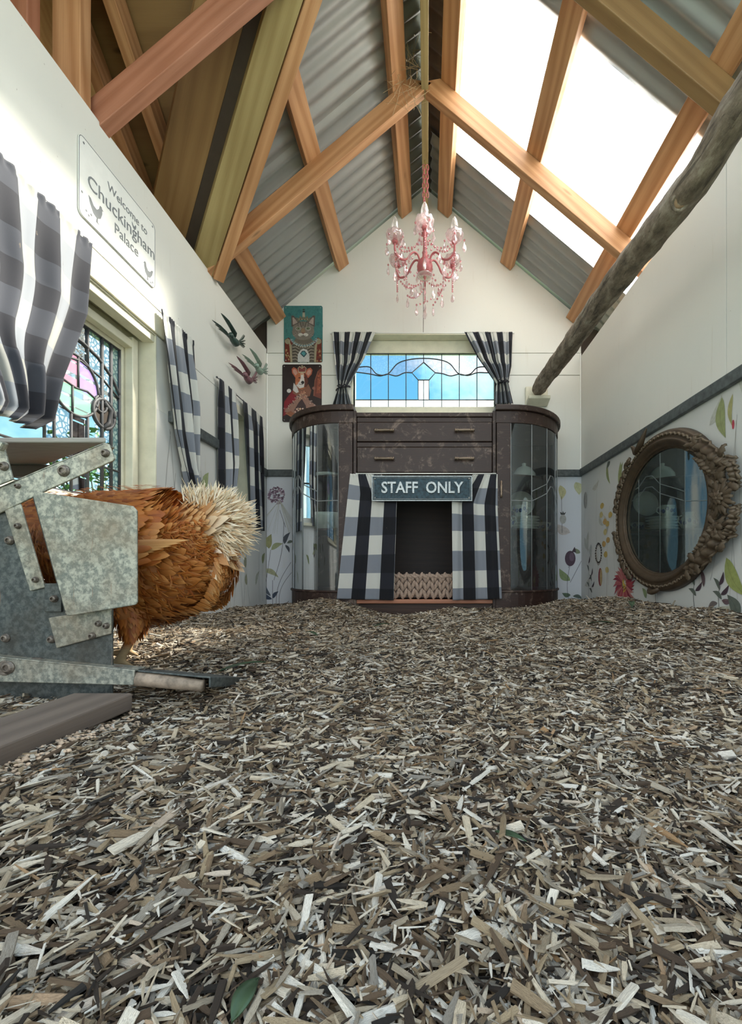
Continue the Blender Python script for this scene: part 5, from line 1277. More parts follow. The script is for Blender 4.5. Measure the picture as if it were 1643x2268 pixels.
b = MB(); b.tube([(hx, hy, 2.60), (hx, hy, 2.575), (hx+.008, hy, 2.562), (hx+.004, hy, 2.55), (hx-.004, hy, 2.556)], .0028, 8); b.build('ceiling_hook', M['brass'], ch, smooth=True)
def link_mesh():
    b = MB(); P = []
    for i in range(17):
        q = 2*math.pi*i/16; P.append((.0075*math.cos(q), 0, .0105*math.sin(q)+(.006 if math.sin(q) > 0 else -.006)))
    b.tube(P, .0022, 6, caps=False); return b
l0 = link_mesh().build('chain_link', M['rose'], ch, smooth=True)
def dup(o, loc, rz=0, sc3=(1, 1, 1), ry=0):
    c = o.copy(); COL.objects.link(c); c.parent = ch; c.location = Vector(loc)-Vector(ch.location); c.rotation_euler = (0, ry, rz); c.scale = sc3; return c
k = 0
for strand, zb in ((-.006, 2.34), (.014, 2.36)):
    z = 2.545
    while z > zb:
        if k == 0: l0.location = Vector((hx+strand, hy, z))-Vector(ch.location)
        else: dup(l0, (hx+strand+.001*math.sin(k), hy, z), (k % 2)*math.pi/2+.25)
        z -= .0265; k += 1
z = 2.34
while z > 2.22: dup(l0, (hx, hy, z), (k % 2)*math.pi/2+.3); z -= .0265; k += 1
c0 = Vector((hx, hy, cz0))
b = MB(); b.lathe([(0, -.055), (.012, -.05), (.03, -.04), (.042, -.02), (.046, .005), (.040, .028), (.026, .045), (.017, .055), (.013, .075), (.016, .085), (.011, .095), (.010, .18), (.016, .19), (.016, .20), (.009, .215), (.009, .25), (0, .265)], c0, 24); b.build('centre_column', M['rose'], ch, smooth=True)
b = MB(); b.lathe([(.016, -.06), (.03, -.062), (.045, -.052), (.046, -.048), (.030, -.056), (.016, -.055)], c0, 24); b.build('lower_dish', M['cry'], ch, smooth=True)
def scallop(c, r, h, name='glass_cup'):
    b = MB(); n = 40; prof = [(.22, 0), (.6, .05), (.85, .3), (.95, .6), (1.0, 1.0)]; vs = []
    for rr_, z in prof:
        for j in range(n):
            q = 2*math.pi*j/n; s = 1+.10*rr_*abs(math.cos(q*4)); vs.append((c[0]+r*rr_*s*math.cos(q), c[1]+r*rr_*s*math.sin(q), c[2]+h*z*(1+.12*rr_*abs(math.cos(q*4)))))
    b.add(vs, [(i*n+j, i*n+(j+1) % n, (i+1)*n+(j+1) % n, (i+1)*n+j) for i in range(len(prof)-1) for j in range(n)]); return b.build(name, M['cry'], ch, smooth=True, solid=.0015)
scallop(c0+Vector((0, 0, .20)), .05, .03, 'top_dish')
def drop_mesh(name, s, mat):
    b = MB(); n = 8
    b.lathe([(0, 0), (.0012, -.003), (.003, -.008), (.0085, -.020), (.0125, -.032), (.0115, -.042), (.006, -.050), (0, -.052)], (0, 0, 0), n); b.v = [(x*s, y*s*.6, z*s) for x, y, z in b.v]; return b.build(name, M[mat], ch)
def bead_mesh(): b = MB(); b.ball((0, 0, 0), .0062, 7, 5); return b.build('bead', M['crp'], ch)
d0 = drop_mesh('crystal_drop', 1.32, 'cry'); bd0 = bead_mesh(); first = {'d': 0, 'b': 0}
rc = random.Random(12)
def put_drop(p, s=1.0):
    if not first['d']: first['d'] = 1; d0.location = Vector(p)-Vector(ch.location); return
    dup(d0, p, rc.uniform(0, 3.14), (s, s, s*rc.uniform(.9, 1.1)))
NB = [0]
def put_bead(p):
    NB[0] += 1
    if NB[0] > 290: return
    if not first['b']: first['b'] = 1; bd0.location = Vector(p)-Vector(ch.location); return
    dup(bd0, p, rc.uniform(0, 3), (1, 1, 1))
def beads(p, q, sag, n):
    p, q = Vector(p), Vector(q)
    for i in range(n+1):
        f = i/n; w = p.lerp(q, f); w.z -= sag*4*f*(1-f); put_bead(w)
R6 = .192; ends = []
for i in range(6):
    q = -math.pi/2+i*math.pi/3; d = Vector((math.cos(q), math.sin(q), 0)); P = []
    for rr_, z in ((.030, .02), (.045, .055), (.070, .062), (.095, .04), (.115, .008), (.150, -.008), (.180, .006), (.193, .035), (R6, .065)):
        P.append(c0+d*rr_+Vector((0, 0, z)))
    PP = []
    for a in range(len(P)-1):
        p0, p1, p2, p3 = P[max(a-1, 0)], P[a], P[a+1], P[min(a+2, len(P)-1)]
        for k2 in range(4):
            t = k2/4; PP.append(.5*((2*p1)+(p2-p0)*t+(2*p0-5*p1+4*p2-p3)*t*t+(3*p1-p0-3*p2+p3)*t**3))
    PP.append(P[-1]); b = MB(); b.tube(PP, .0058, 8); arm = b.build('arm', M['rose'], ch, smooth=True)
    e_ = P[-1]; ends.append(e_)
    b = MB(); b.lathe([(0, 0), (.013, .002), (.016, .010), (.014, .022), (.015, .026), (.0, .026)], e_, 16); b.build('candle_cup', M['rose'], ch, smooth=True)
    cup_ = scallop(e_+Vector((0, 0, .012)), .046, .040)
    b = MB(); b.lathe([(.0125, .024), (.0125, .066), (0, .068)], e_, 14); b.build('candle_tube', crystal('pale_candle_tube', (.90, .72, .72)) if i == 0 else bpy.data.materials['pale_candle_tube'], ch, smooth=True)
    if i in (0, 1, 5):
        b = MB(); b.lathe([(.012, .066), (.0165, .074), (.0205, .090), (.0205, .106), (.015, .130), (.006, .148), (0, .154)], e_, 16); b.build('candle_bulb', M['bulb'], ch, smooth=True)
    for k2 in range(4):
        q2 = q+k2*math.pi/2+.5; pp = e_+Vector((.055*math.cos(q2), .055*math.sin(q2), .026)); put_bead(pp-Vector((0, 0, .008))); put_drop(pp-Vector((0, 0, .014)), .82)
    low = c0+d*.128+Vector((0, 0, -.012)); put_bead(low); put_bead(low-Vector((0, 0, .011))); put_drop(low-Vector((0, 0, .016)), .95)
for i in range(6):
    a, c = ends[i], ends[(i+1) % 6]
    beads(a+Vector((0, 0, .0)), c, .075, 12)
    m_ = (a+c)/2-Vector((0, 0, .085)); put_drop(m_, .85)
    beads(a+Vector((0, 0, .01)), c0+Vector((0, 0, .17)), .045, 9)
    lo = c0+Vector((.10*math.cos(i*math.pi/3), .10*math.sin(i*math.pi/3), -.165)); st_ = a-Vector((0, 0, .05))
    beads(st_, lo, .035, 10); put_drop(lo-Vector((0, 0, .008)), .9)
    for k2 in range(11): put_bead(a-Vector((0, 0, .013*(k2+1))))
    put_drop(a-Vector((0, 0, .155)), .85)
for k2 in range(13): put_bead(c0-Vector((0, 0, .065+.0125*k2)))
put_drop(c0-Vector((0, 0, .228)), 1.1)
b = MB(); b.lathe([(0, -.075), (.005, -.07), (.009, -.06), (.006, -.05), (.012, -.045)], c0, 12); b.build('finial', M['rose'], ch, smooth=True)

# ---------------------------------------------------------------- galvanised treadle feeder
YS_ = .64
fd = thing('treadle_feeder', 'dented galvanised treadle feeder with raised lid and bolted lever arms', 'feeder', (-.62, .75, 0))
def plate_uv(name, pts, y, th, mat='galv', parent=None, bev=.0012, dirn=1):
    b = MB(); b.prism([PX(u, v, y) for u, v in pts], (0, th*dirn, 0)); return b.build(name, M[mat], parent or fd, bevel=bev)
M['bolt'] = plain('rusty_bolt', (.17, .14, .115), .5, .6, var=.5, scale=200)
def bolt(u, v, y, r=.009, parent=None):
    c = PX(u, v, y); Mx = Matrix.Rotation(math.pi/2, 4, 'X')
    b = MB(); b.lathe([(0, .0), (r, .0), (r, .0015), (r*.95, .002), (r*.75, .0045), (r*.55, .0055), (r*.42, .0055), (r*.4, .0030), (0, .0030)], c, 16, Mx); return b.build('bolt', M['bolt'], parent or fd, smooth=False)
# body side (bottom sits on the mulch)
side = plate_uv('side_panel', [(-330, 1131), (13, 1131), (103, 1306), (249, 1330), (249, 1640), (-330, 1640)], YS_, .003, 'galvd')
b = MB()   # body box behind the side panel
x0, x1 = -.96, -.85
b.box((-.96, YS_+.004, -.03), (x1, .95, .306)); b.box((x1-.001, YS_+.004, -.03), (-.715, .95, .118)); b.build('hopper_body', M['galvd'], fd, bevel=.002)
plate_uv('side_flange', [(14, 1131), (49, 1116), (103, 1301), (70, 1309)], YS_-.001, .003, 'galv', dirn=-1)
for u, v in ((41, 1165), (80, 1284)): bolt(u, v, YS_-.004, .0045)
bolt(23, 1197, YS_, .0068); bolt(14, 1413, YS_, .0065); bolt(115, 1416, YS_, .0058)
# trough behind the guard
b = MB(); b.box((-.85, YS_+.004, .1185), (-.712, .93, .132)); b.build('trough', M['galvd'], fd, bevel=.002)
b = MB(); b.box((PX(103, 0, YS_)[0], YS_-.004, PX(0, 1355, YS_)[2]), (PX(140, 0, YS_)[0], YS_, PX(0, 1292, YS_)[2])); b.build('trough_bracket', M['galvd'], fd, bevel=.001)
bolt(121, 1326, YS_-.004, .0055)
# low patch plate
plate_uv('patch_plate', [(111, 1368), (249.5, 1345), (249.5, 1403), (129, 1435)], YS_-.001, .0035, 'galv', dirn=-1)
bolt(205, 1408, YS_-.0045, .0052); bolt(236, 1386, YS_-.0045, .0045); bolt(219, 1381, YS_-.0045, .0045)
b = MB(); b.box((-.745, .66, .1325), (-.735, .93, .185)); b.build('trough_lip', M['galvd'], fd)
# trapezoid guards, near and far
G_ = [(77, 1087.6), (294, 1120.7), (303, 1131), (303.5, 1334), (299, 1340), (149, 1365), (143, 1358), (71, 1099)]
plate_uv('guard_plate', G_, .618, .003, 'galv')
b = MB(); yb2 = .905; b.prism([(-.571+(PX(u, v, .618)[0]+.571)*.7-.02, yb2, PX(u, v, .618)[2]) for u, v in G_], (0, .003, 0)); b.build('guard_plate', M['galv'], fd, bevel=.001)
b = MB(); b.prism([PX(71, 1099, .618), PX(143, 1358, .618), PX(147, 1357, .618), PX(75, 1098, .618)], (0, .02, 0)); b.build('guard_fold', M['galvd'], fd, bevel=.001)
# lid arm with bolts, upright, lid
la = plate_uv('lid_arm', [(-60, 1103), (0, 1077), (230, 979.5), (241, 983), (253, 1016), (249, 1021), (101, 1087), (0, 1136), (-60, 1165)], .640-.0045, .0035, 'galvb', dirn=1)
b = MB(); p_, q_ = PX(-60, 1104, .6355), PX(230, 980.5, .6355); b.prism([p_, q_, (q_[0], q_[1]+.022, q_[2]), (p_[0], p_[1]+.022, p_[2])], (0, 0, -.003)); b.build('arm_flange', M['galvb'], fd, bevel=.001)
for u, v, r_ in ((234, 1004, .0062), (142, 1043, .0088), (41, 1077, .004)): bolt(u, v, .6355, r_)
plate_uv('upright', [(-60, 960), (0, 976), (21, 983), (15, 997), (33, 1063), (0, 1076), (-60, 1100)], .632, .0035, 'galvb', dirn=-1); bolt(10, 1033, .6285, .0068)
b = MB(); b.prism([PX(-60, 965, .628), PX(3, 977, .628), PX(21, 983, .628), PX(10, 1003, .628), PX(-5, 985, .628)], (0, -.01, 0)); b.build('upright_lip', M['galvb'], fd, bevel=.003)
zl = .408
def ply_lid(): 
    t = NT('weathered_lid_underside'); w = t.noise(t.co('Object', (6, 40, 40)), 3, 5, .6, 1.2); c = t.mix(w, (.17, .155, .135), (.33, .31, .28)); t.bsdf(c, .7, 0, w, .3, .002); return t.m
M['lid'] = ply_lid()
b = MB(); b.prism([(PX(-200, 0, YS_)[0], YS_+.003, zl), (PX(232, 0, YS_)[0], YS_+.003, zl), (-.712, .792, zl), (PX(-200, 0, YS_)[0]+.0, .792, zl)], (0, 0, .008)); b.build('lid', M['lid'], fd, bevel=.002)
b = MB(); b.prism([(-.98, .775, zl-.001), (-.66, .775, zl-.001), (-.655, .775, zl-.018), (-.70, .775, zl-.022), (-.98, .775, zl-.022)], (0, .016, 0)); b.build('lid_edge', M['dark'], fd, bevel=.003)
# treadle lever and step
yl_ = .625
plate_uv('lever_arm', [(-150, 1441), (0, 1455), (298, 1484.5), (294, 1518), (0, 1510.5), (-150, 1506)], yl_, .0035, 'galv')
b = MB(); p_, q_ = PX(-150, 1441, yl_), PX(298, 1484.5, yl_); b.prism([p_, q_, (q_[0], q_[1]+.024, q_[2]), (p_[0], p_[1]+.024, p_[2])], (0, 0, -.0025)); b.build('arm_flange', M['galv'], fd, bevel=.001)
for u, v, r_ in ((19, 1478, .0095),): bolt(u, v, yl_, r_)
b = MB(); b.lathe([(0, -.012), (.011, -.012), (.011, .0), (0, .0)], PX(8, 1480, yl_-.002), 14, Matrix.Rotation(math.pi/2, 4, 'X')); b.build('pivot_sleeve', M['bolt'], fd, bevel=.001)
for u in (80, 258): b = MB(); b.ball(PX(u, 1462 if u < 100 else 1480, yl_+.012), .008, 10, 6, (1.5, 1, .5)); b.build('dome_nut', M['bolt'], fd, smooth=True)
M['sleeve'] = plain('dusty_step_roller', (.27, .205, .15), .75, var=.4, scale=90)
a, c = Vector(PX(294, 1501, yl_+.012)), Vector(PX(450, 1519, yl_+.012)); b = MB(); b.tube([a, a+(c-a)*.02, c], [.0105, .0115, .0085], 18); b.build('step_roller', M['sleeve'], fd, smooth=True)
b = MB(); zt_ = lambda u, v, y: PX(u, v, y)
p1, p2 = Vector(PX(262, 1480, yl_+.006)), Vector(PX(466, 1499, yl_+.006)); dn = Vector((0, .13, -.034)); b.prism([p1, p2, p2+dn, p1+dn], (0, 0, -.003)); b.prism([p2, p2+dn, p2+dn+Vector((0, 0, -.014)), p2+Vector((0, 0, -.016))], (-.003, 0, 0)); b.build('step_plate', M['galvd'], fd, bevel=.0015)
# weathered board lying beside the feeder
wb = beam('weathered_board', (-.462, .22, .036), (-.462, .612, .030), .084, .024, 'pine', None)
M['greyboard'] = wood('weathered_grey_board', (.20, .155, .125), (.10, .075, .06), .8); wb.data.materials.clear(); wb.data.materials.append(M['greyboard'])
tag(wb, 'weathered grey timber board lying on the mulch under the feeder lever', 'board')
b = MB(); b.box((-.72, .40, -.02), (-.506, .632, .02)); tag(b.build('ground_board', M['greyboard'], bevel=.004, org=True), 'dark dirty timber slab under the side of the treadle feeder', 'board')
# spilled pellets beside the board
M['pellet'] = plain('feed_pellets', (.50, .36, .25), .8, var=.4, scale=150)
rp = random.Random(2); b = MB()
for i in range(260):
    y = rp.uniform(.30, .62); x = -.417+rp.uniform(-.004, .016)*(1+rp.random()); s = rp.uniform(.0012, .0028); b.ball((x, y, H(x, y)+.007), s, 5, 4, (1.4, 1, .8))
tag(b.build('feed_pellets', M['pellet'], smooth=True), 'pale spilled feed pellets along the weathered board', 'feed', kind='stuff')

# ---------------------------------------------------------------- hen
hen = thing('hen', 'ginger brown hen with cream tail eating with her head inside the metal feeder', 'hen', (-.54, .79, .03))
HY = .79
sp = [(-.385, .298, .030, .030), (-.405, .290, .052, .048), (-.43, .272, .078, .068), (-.465, .250, .104, .085), (-.51, .243, .118, .094), (-.56, .250, .114, .092), (-.61, .263, .100, .080), (-.65, .272, .083, .062), (-.690, .282, .070, .052), (-.725, .276, .060, .045), (-.755, .252, .048, .037), (-.778, .218, .038, .031), (-.792, .185, .032, .028), (-.802, .160, .025, .022), (-.810, .143, .010, .010)]
SP = np.array(sp)
def spine(t):      # t 0..1 tail -> head
    k = t*(len(SP)-1); i = min(int(k), len(SP)-2); f = k-i
    p0, p1, p2, p3 = SP[max(i-1, 0)], SP[i], SP[i+1], SP[min(i+2, len(SP)-1)]
    return .5*((2*p1)+(p2-p0)*f+(2*p0-5*p1+4*p2-p3)*f*f+(3*p1-p0-3*p2+p3)*f**3)
def surf(t, q, push=0.0):
    s = spine(t); s2 = spine(min(1, t+.01)); s1 = spine(max(0, t-.01)); tx, tz = s2[0]-s1[0], s2[1]-s1[1]; l = math.hypot(tx, tz)+1e-9; tx /= l; tz /= l
    nx_, nz_ = tz, -tx                     # up direction perpendicular to the spine (towards +z when tx<0)
    if nz_ < 0 and t < .6: nx_, nz_ = -nx_, -nz_
    cq, sq = math.cos(q), math.sin(q)
    wid = s[3]*(1+.10*max(0, -sq)) if t < .6 else s[3]
    # fluffy belly bulge
    rz = s[2]*(1+.04*math.sin(q*2)**2)
    p = Vector((s[0]+nx_*sq*(rz+push), HY+cq*(wid+push), s[1]+nz_*sq*(rz+push)))
    n = Vector((nx_*sq*s[3], cq*s[2], nz_*sq*s[3])); n.normalize()
    return p, n, Vector((tx, 0, tz))
M['skin'] = plain('hen_down', (.36, .13, .035), .85, var=.3, scale=120)
b = MB(); K, ring = 46, 24; vs = []
for i in range(K+1):
    for j in range(ring): vs.append(surf(i/K, 2*math.pi*j/ring)[0])
b.add(vs, [(i*ring+j, (i+1)*ring+j, (i+1)*ring+(j+1) % ring, i*ring+(j+1) % ring) for i in range(K) for j in range(ring)]+[list(range(ring)), [K*ring+j for j in range(ring)][::-1]])
# legs : thigh, shank, toes grown into the same body by voxel remesh
def leg(y, dx=0.0, fz=.047):
    hip = Vector((-.535+dx, y, .175)); hock = Vector((-.530+dx, y, .108)); ank = Vector((-.556+dx, y, fz+.010))
    b.tube([hip, hip.lerp(hock, .5), hock+Vector((0, 0, .008)), hock], [.044, .034, .016, .011], 12)
    b.tube([hock+Vector((.001, 0, .01)), hock, hock.lerp(ank, .3), hock.lerp(ank, .7), ank], [.0115, .0105, .0078, .0072, .0085], 10)
    for a in (-.45, 0, .45):
        d = Vector((-math.cos(a), math.sin(a), 0)); b.tube([ank+Vector((0, 0, -.001)), ank+d*.018+Vector((0, 0, -.001)), ank+d*.034+Vector((0, 0, -.005)), ank+d*.045+Vector((0, 0, -.010))], [.0065, .0052, .0046, .002], 8)
    b.tube([ank, ank+Vector((.016, 0, -.004)), ank+Vector((.026, 0, -.009))], [.006, .0042, .002], 8)
leg(HY-.045, .021); leg(HY+.045, -.030)
bo = b.build('body', None, hen)
rm = bo.modifiers.new('remesh', 'REMESH'); rm.mode = 'VOXEL'; rm.voxel_size = .0032; rm.use_smooth_shade = True
sm = bo.modifiers.new('smooth', 'SMOOTH'); sm.iterations = 2
def henskin():
    t = NT('hen_skin_and_down'); g = t.n('ShaderNodeTexCoord').outputs['Object']; s = t.n('ShaderNodeSeparateXYZ', {0: g})
    # shank scales below the hock are horn coloured
    f = t.ramp(s.outputs[2], [(.078, (0, 0, 0)), (.090, (1, 1, 1))]); sc_ = t.noise(t.co('Object', (60, 60, 260)), 2, 3, .5)
    c = t.mix(f, t.mix(sc_, (.30, .19, .09), (.52, .36, .19)), t.mix(t.noise(g, 60, 4, .6), (.30, .10, .03), (.50, .20, .06))); t.bsdf(c, .75, 0, sc_, .4, .001); return t.m
bo.data.materials.append(henskin())
def feather_mat():
    t = NT('hen_feather'); a = t.n('ShaderNodeVertexColor', layer_name='Col').outputs[0]; u = t.n('ShaderNodeTexCoord').outputs['UV']
    n = t.noise(t.n('ShaderNodeMapping', {0: u, 'Rotation': (0, 0, .5), 'Scale': (40, 3, 1)}).outputs[0], 1.5, 3, .6)
    c = t.mix(1.0, a, t.ramp(n, [(.3, (.62, .56, .50)), (.7, (1.0, 1.0, 1.0))]), 'MULTIPLY')
    B = t.n('ShaderNodeBsdfPrincipled', {'Base Color': c, 'Roughness': .55}); Tr = t.n('ShaderNodeBsdfTranslucent', {0: c}); m_ = t.n('ShaderNodeMixShader', {0: .15, 1: B.outputs[0], 2: Tr.outputs[0]})
    t.L(m_.outputs[0], t.out.inputs[0]); return t.m
M['feather'] = feather_mat()
class FB:     # feather mass with per-vertex colour
    def __init__(s): s.v = []; s.f = []; s.c = []; s.u = []
    def feather(s, p, d, n, ln, wd, col, tip, lift=.12, curl=.0, seg=5, rag=0.0, r=random, shaft=None):
        d = (d-n*d.dot(n)).normalized(); sd = n.cross(d).normalized(); b0 = len(s.v)
        prof = [.45, .85, 1.0, 1.0, .86, .38] if seg == 5 else [.5, 1, .85, .3]
        for i in range(seg+1):
            f = i/seg; w = wd*prof[i]*.5; c_ = p+d*(ln*f)+n*(lift*ln*f*(1-.5*f)+curl*ln*f*f)
            for k, e_ in ((-1, -.18), (0, .10), (1, -.18)):
                jit = (1+r.uniform(-rag, rag)); q = c_+sd*(k*w*jit)+n*(e_*w)+d*(-.10*ln*abs(k)*f*jit)
                s.v.append(q); g = f**1.5; edge = .12*abs(k)
                s.c.append([col[a]*(1-g)+tip[a]*g+(tip[a]-col[a])*edge*.5 for a in range(3)]); s.u.append((.5+.5*k, f))
        for i in range(seg):
            for k in range(2): a = b0+i*3+k; s.f.append((a, a+1, a+4, a+3))
    def build(s, name, parent):
        me = bpy.data.meshes.new(name); me.from_pydata([tuple(v) for v in s.v], [], s.f); ul = me.uv_layers.new(name='UVMap'); idx = np.empty(len(me.loops), np.int32); me.loops.foreach_get('vertex_index', idx)
        ul.data.foreach_set('uv', np.array(s.u, np.float32)[idx].ravel()); ca = me.color_attributes.new('Col', 'FLOAT_COLOR', 'CORNER'); C4 = np.ones((len(idx), 4), np.float32); C4[:, :3] = np.array(s.c, np.float32)[idx]; ca.data.foreach_set('color', C4.ravel())
        me.polygons.foreach_set('use_smooth', [True]*len(me.polygons)); me.update(); return mesh_obj(name, me, M['feather'], parent)
rf = random.Random(31)
def lerp3(a, c, f): return tuple(a[i]*(1-f)+c[i]*f for i in range(3))
ORG = [(.33, .082, .010), (.42, .12, .015), (.24, .055, .007), (.50, .165, .024)]; TIPC = [(.52, .18, .03), (.44, .13, .018), (.62, .27, .07), (.38, .10, .012)]
F1 = FB(); rows = 60
for i in range(rows):                       # laid from the tail end forward to the neck so that front rows overlap
    t = .05+.87*i/rows; n_ = int(30+20*math.sin(math.pi*min(1, t*1.3)))
    for j in range(n_):
        q = 2*math.pi*(j+.5*(i % 2)+rf.uniform(-.3, .3))/n_; p, n, tg = surf(t+rf.uniform(-.006, .006), q, .001)
        back = -tg; top = math.sin(q)
        if t < .6:   # body
            if top > -.15: ln, wd, lift = rf.uniform(.026, .037), rf.uniform(.013, .019), .16
            else: ln, wd, lift = rf.uniform(.022, .036), rf.uniform(.010, .017), .32
        else: ln, wd, lift = rf.uniform(.026, .038), rf.uniform(.008, .012), .06
        col = rf.choice(ORG); tip = rf.choice(TIPC)
        if top < -.2 and t < .5: col = lerp3(col, (.50, .19, .04), .45); tip = lerp3(tip, (.60, .27, .08), .5)
        if t < .10: col = lerp3(col, (.58, .28, .09), .4); tip = (.66, .38, .16)
        if t < .16: ln *= .62; wd *= .62
        if top < -.2: back = back+Vector((rf.uniform(-.4, .4), rf.uniform(-.3, .3), -.5+rf.uniform(-.4, .3)))
        if t < .35 and top > .3: wd *= .75; ln *= 1.15
        F1.feather(p, back.normalized(), n, ln, wd, col, tip, lift+rf.uniform(-.08, .12), r=rf, rag=.16)
F1.build('plumage', hen)['kind'] = 'stuff'
# thigh fluff
F2 = FB()
for y, dx_ in ((HY-.045, .021), (HY+.045, -.030)):
    for i in range(170):
        f = rf.random(); q = rf.uniform(0, 6.28); rad = .046*(1-f)+.014*f; c_ = Vector((-.535+dx_, y, .180-.070*f)); n = Vector((math.cos(q), math.sin(q), 0)); F2.feather(c_+n*rad*.9, Vector((.15, 0, -1)), n, rf.uniform(.018, .03), .009, rf.choice(ORG), rf.choice(TIPC), .12, seg=3, r=rf)
F2.build('thigh_feathers', hen)['kind'] = 'stuff'
# wing on each side: coverts and primaries
for sd_, nm in ((-1, 'wing'), (1, 'wing')):
    FW = FB()
    def wpt(a, c):    # a 0 shoulder..1 tip, c 0 lower..1 upper
        x = -.650+.235*a; z = .268+.062*c-.018*a-.02*math.sin(a*3.1)*(1-c); s = spine(max(0, min(1, (x+.385)/(-.385)*.62))); return Vector((x, 0, z))
    for i in range(15):
        for j in range(9):
            a = i/14*.86; c = j/8; x = -.455-.195*(1-a)*1.0+0*.1; x = -.650+.205*a; z = .245+.072*c-.012*a
            # y on the body side at this x, z
            best = min(SP, key=lambda s_: abs(s_[0]-x)); hz = (z-best[1])/best[2]; yy = best[3]*math.sqrt(max(.05, 1-hz*hz))+.010
            p = Vector((x+rf.uniform(-.004, .004), HY+sd_*yy, z)); n = Vector((0, sd_, .35)).normalized()
            F_ln = .040 if c > .35 else .055
            FW.feather(p, Vector((1, 0, -.10+.15*c)), n, F_ln*rf.uniform(.85, 1.15), .020, rf.choice(ORG), rf.choice(TIPC), .05, r=rf, rag=.06)
    for k in range(6):
        x0_ = -.60+.008*k; z0_ = .236+.0035*k; yy = .104
        FW.feather(Vector((x0_, HY+sd_*yy, z0_)), Vector((1, 0, .035+.006*k)), Vector((0, sd_, .2)).normalized(), .150+.006*k, .012, (.36, .12, .03), (.66, .36, .13), .01, r=rf)
    FW.build(nm, hen)
# tail : cream fan of soft ragged feathers
FT = FB()
CRM = [(.78, .62, .42), (.86, .74, .56), (.70, .48, .27), (.90, .80, .66)]
for i in range(210):
    f = rf.random(); a = math.radians(rf.uniform(-58, 66)); y_ = rf.uniform(-1, 1); base = Vector((-.430+.030*rf.random(), HY+y_*.036, .280+.035*math.sin(a)))
    ln = rf.uniform(.044, .072)*(1 if a < .7 else .8) if a > -.3 else rf.uniform(.045, .07)
    d = Vector((math.cos(a), y_*.25, math.sin(a))); n = Vector((-math.sin(a)*.3, (1 if y_ > 0 else -1), math.cos(a)*.3)).normalized()
    c_ = rf.choice(CRM) if f > .25 else (.50, .24, .09); FT.feather(base, d.normalized(), n, ln, rf.uniform(.012, .022), lerp3(c_, (.46, .18, .05), .75), lerp3(c_, (.62, .34, .13), .15), rf.uniform(-.06, .12), curl=rf.uniform(-.1, .2), r=rf, rag=.25)
for i in range(1500):   # loose barbs round the rim
    a = math.radians(rf.uniform(-50, 112)); y_ = rf.uniform(-1, 1); rad = rf.uniform(.035, .076)*(1.0 if a < 1.2 else .85); base = Vector((-.41+rad*math.cos(a)*1.0, HY+y_*.036, .298+rad*.86*math.sin(a)))
    aa = a+rf.uniform(-.5, .5); d = Vector((math.cos(aa), y_*.3+rf.uniform(-.3, .3), math.sin(aa))).normalized(); n = Vector((rf.uniform(-.3, .3), 1 if y_ > 0 else -1, rf.uniform(-.3, .3))).normalized()
    FT.feather(base, d, n, rf.uniform(.012, .030), rf.uniform(.0012, .0030), rf.choice(CRM+[(.62, .36, .16)]), (.86, .77, .60), .05, curl=rf.uniform(-.4, .4), seg=3, r=rf)
FT.build('tail', hen)['kind'] = 'stuff'
# vent fluff below the tail
FV = FB()
for i in range(800):
    a = rf.uniform(-1.9, .1); y_ = rf.uniform(-1, 1); c_ = Vector((-.425, HY+y_*.05, .232)); base = c_+Vector((math.cos(a)*.055, 0, math.sin(a)*.085)); n = Vector((math.cos(a), y_*.8, math.sin(a))).normalized()
    FV.feather(base, Vector((.5, 0, -.6)), n, rf.uniform(.014, .028), rf.uniform(.004, .007), lerp3(rf.choice(ORG), (.5, .22, .06), .5), rf.choice([(.58, .27, .08), (.52, .20, .04), (.66, .38, .16)]), .2, r=rf, rag=.2, seg=3)
FV.build('vent_fluff', hen)['kind'] = 'stuff'
# downy strands of the belly and flanks
FD = FB()
for i in range(4200):
    t = rf.uniform(.04, .55); q = rf.uniform(math.pi*.92, math.pi*2.08); p, n, tg = surf(t, q, .004); d = (-tg*.5+Vector((rf.uniform(-.6, .6), rf.uniform(-.4, .4), -.5+rf.uniform(-.5, .4)))).normalized()
    FD.feather(p+n*rf.uniform(.0, .008), d, n, rf.uniform(.012, .024), rf.uniform(.0015, .0035), rf.choice(ORG), rf.choice(TIPC+[(.66, .34, .12)]), rf.uniform(.2, .6), seg=3, r=rf)
for i in range(900):
    t = rf.uniform(.10, .75); q = rf.uniform(0, math.pi); p, n, tg = surf(t, q, .010); FD.feather(p, -tg, n, rf.uniform(.010, .020), rf.uniform(.001, .0024), rf.choice(ORG), rf.choice(TIPC), .12, seg=3, r=rf)
FD.build('down', hen)['kind'] = 'stuff'
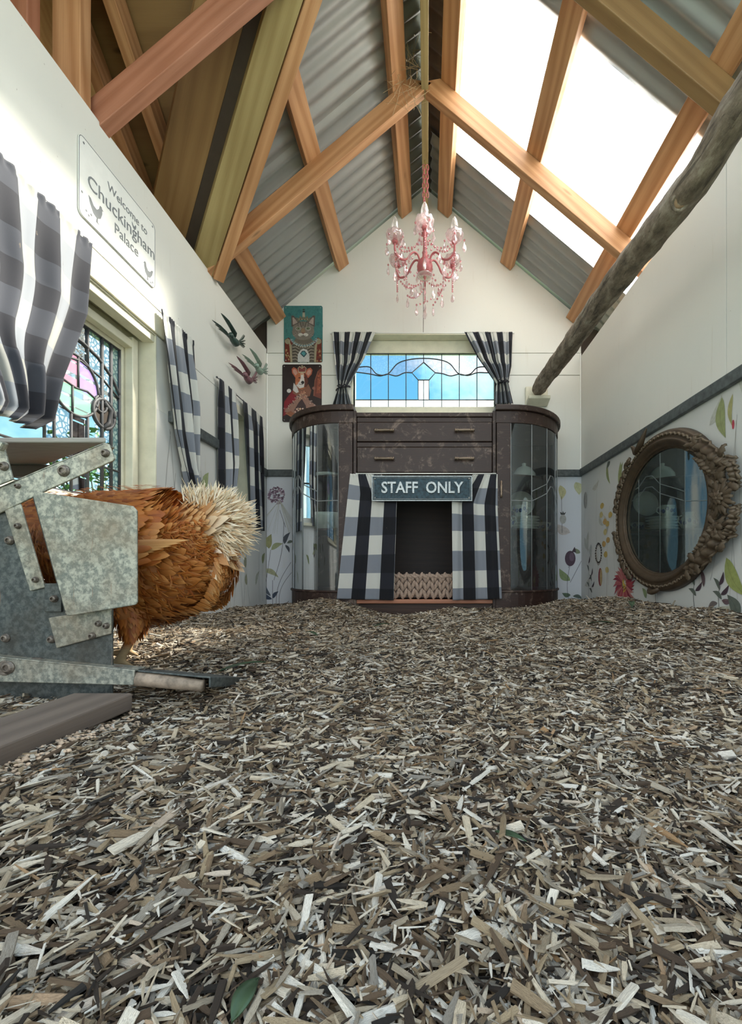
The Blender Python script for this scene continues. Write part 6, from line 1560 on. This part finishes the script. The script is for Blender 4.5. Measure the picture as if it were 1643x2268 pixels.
# comb, beak and wattles (inside the feeder)
M['comb'] = plain('red_comb', (.45, .03, .03), .6); M['horn'] = plain('beak_horn', (.45, .30, .14), .5)
b = MB(); b.prism([(-0.782, HY-.002, .205), (-0.796, HY-.002, .222), (-0.801, HY-.002, .200), (-0.814, HY-.002, .206), (-0.813, HY-.002, .186), (-0.824, HY-.002, .184), (-0.816, HY-.002, .168), (-0.804, HY-.002, .165)], (0, .004, 0)); b.build('comb', M['comb'], hen, bevel=.001)
b = MB(); b.tube([(-0.806, HY, .146), (-0.814, HY, .132), (-0.818, HY, .118)], [.008, .005, .001], 8); b.build('beak', M['horn'], hen, smooth=True)
for s_ in (-1, 1):
    b = MB(); b.ball((-0.796, HY+s_*.010, .135), .009, 8, 6, (.8, .4, 1.3)); b.build('wattle', M['comb'], hen, smooth=True)
    b = MB(); b.ball((-0.804, HY+s_*.021, .165), .004, 8, 6); b.build('eye', M['dark'], hen, smooth=True)

# ---------------------------------------------------------------- shrub outside the large window
M['bush'] = plain('bush_leaf', (.16, .24, .06), .6, var=.5, scale=6)
sh = thing('shrub', 'green shrub growing outside beyond the stained glass window', 'shrub', (-3.1, 4.2, -.25)); rb = random.Random(6)
b = MB()
for i in range(1400):
    q = rb.uniform(0, 6.28); z = rb.uniform(.0, 1.55); rad = .75*math.sqrt(rb.random())*(1-.35*z); c_ = Vector((-3.1+rad*math.cos(q), 4.2+rad*math.sin(q)*1.6, z-.1)); d = Vector((rb.uniform(-1, 1), rb.uniform(-1, 1), rb.uniform(-.4, 1))).normalized(); s_ = d.cross(Vector((.3, .5, .8))).normalized()*.02
    b.add([c_, c_+d*.035+s_, c_+d*.08, c_+d*.035-s_], [(0, 1, 2, 3)])
b.build('foliage', M['bush'], sh)['kind'] = 'stuff'
b = MB()
for i in range(9): q = i*.7; b.tube([(-3.1, 4.2, -.25), (-3.1+.15*math.cos(q), 4.2+.2*math.sin(q), .5), (-3.1+.4*math.cos(q), 4.2+.6*math.sin(q), 1.3)], [.02, .012, .004], 5)
b.build('branches', M['twig'], sh)

# dusty straw and cobweb tuft at the ridge
M['straw'] = plain('dusty_straw', (.42, .30, .17), .8, var=.4)
b = MB(); rs = random.Random(15)
for i in range(90):
    c_ = Vector(PX(rs.uniform(868, 930), rs.uniform(60, 235), rs.uniform(2.03, 2.12))); d = Vector((rs.uniform(-1, 1), rs.uniform(-.3, .3), rs.uniform(-1, 1))).normalized()*rs.uniform(.02, .07)
    b.tube([c_-d, c_+Vector((rs.uniform(-.01, .01), 0, rs.uniform(-.012, .004))), c_+d], rs.uniform(.0005, .0011), 3)
tag(b.build('straw_tuft', M['straw']), 'dusty straw and cobweb tuft caught where the rafters meet the ridge', 'straw tuft', kind='stuff')
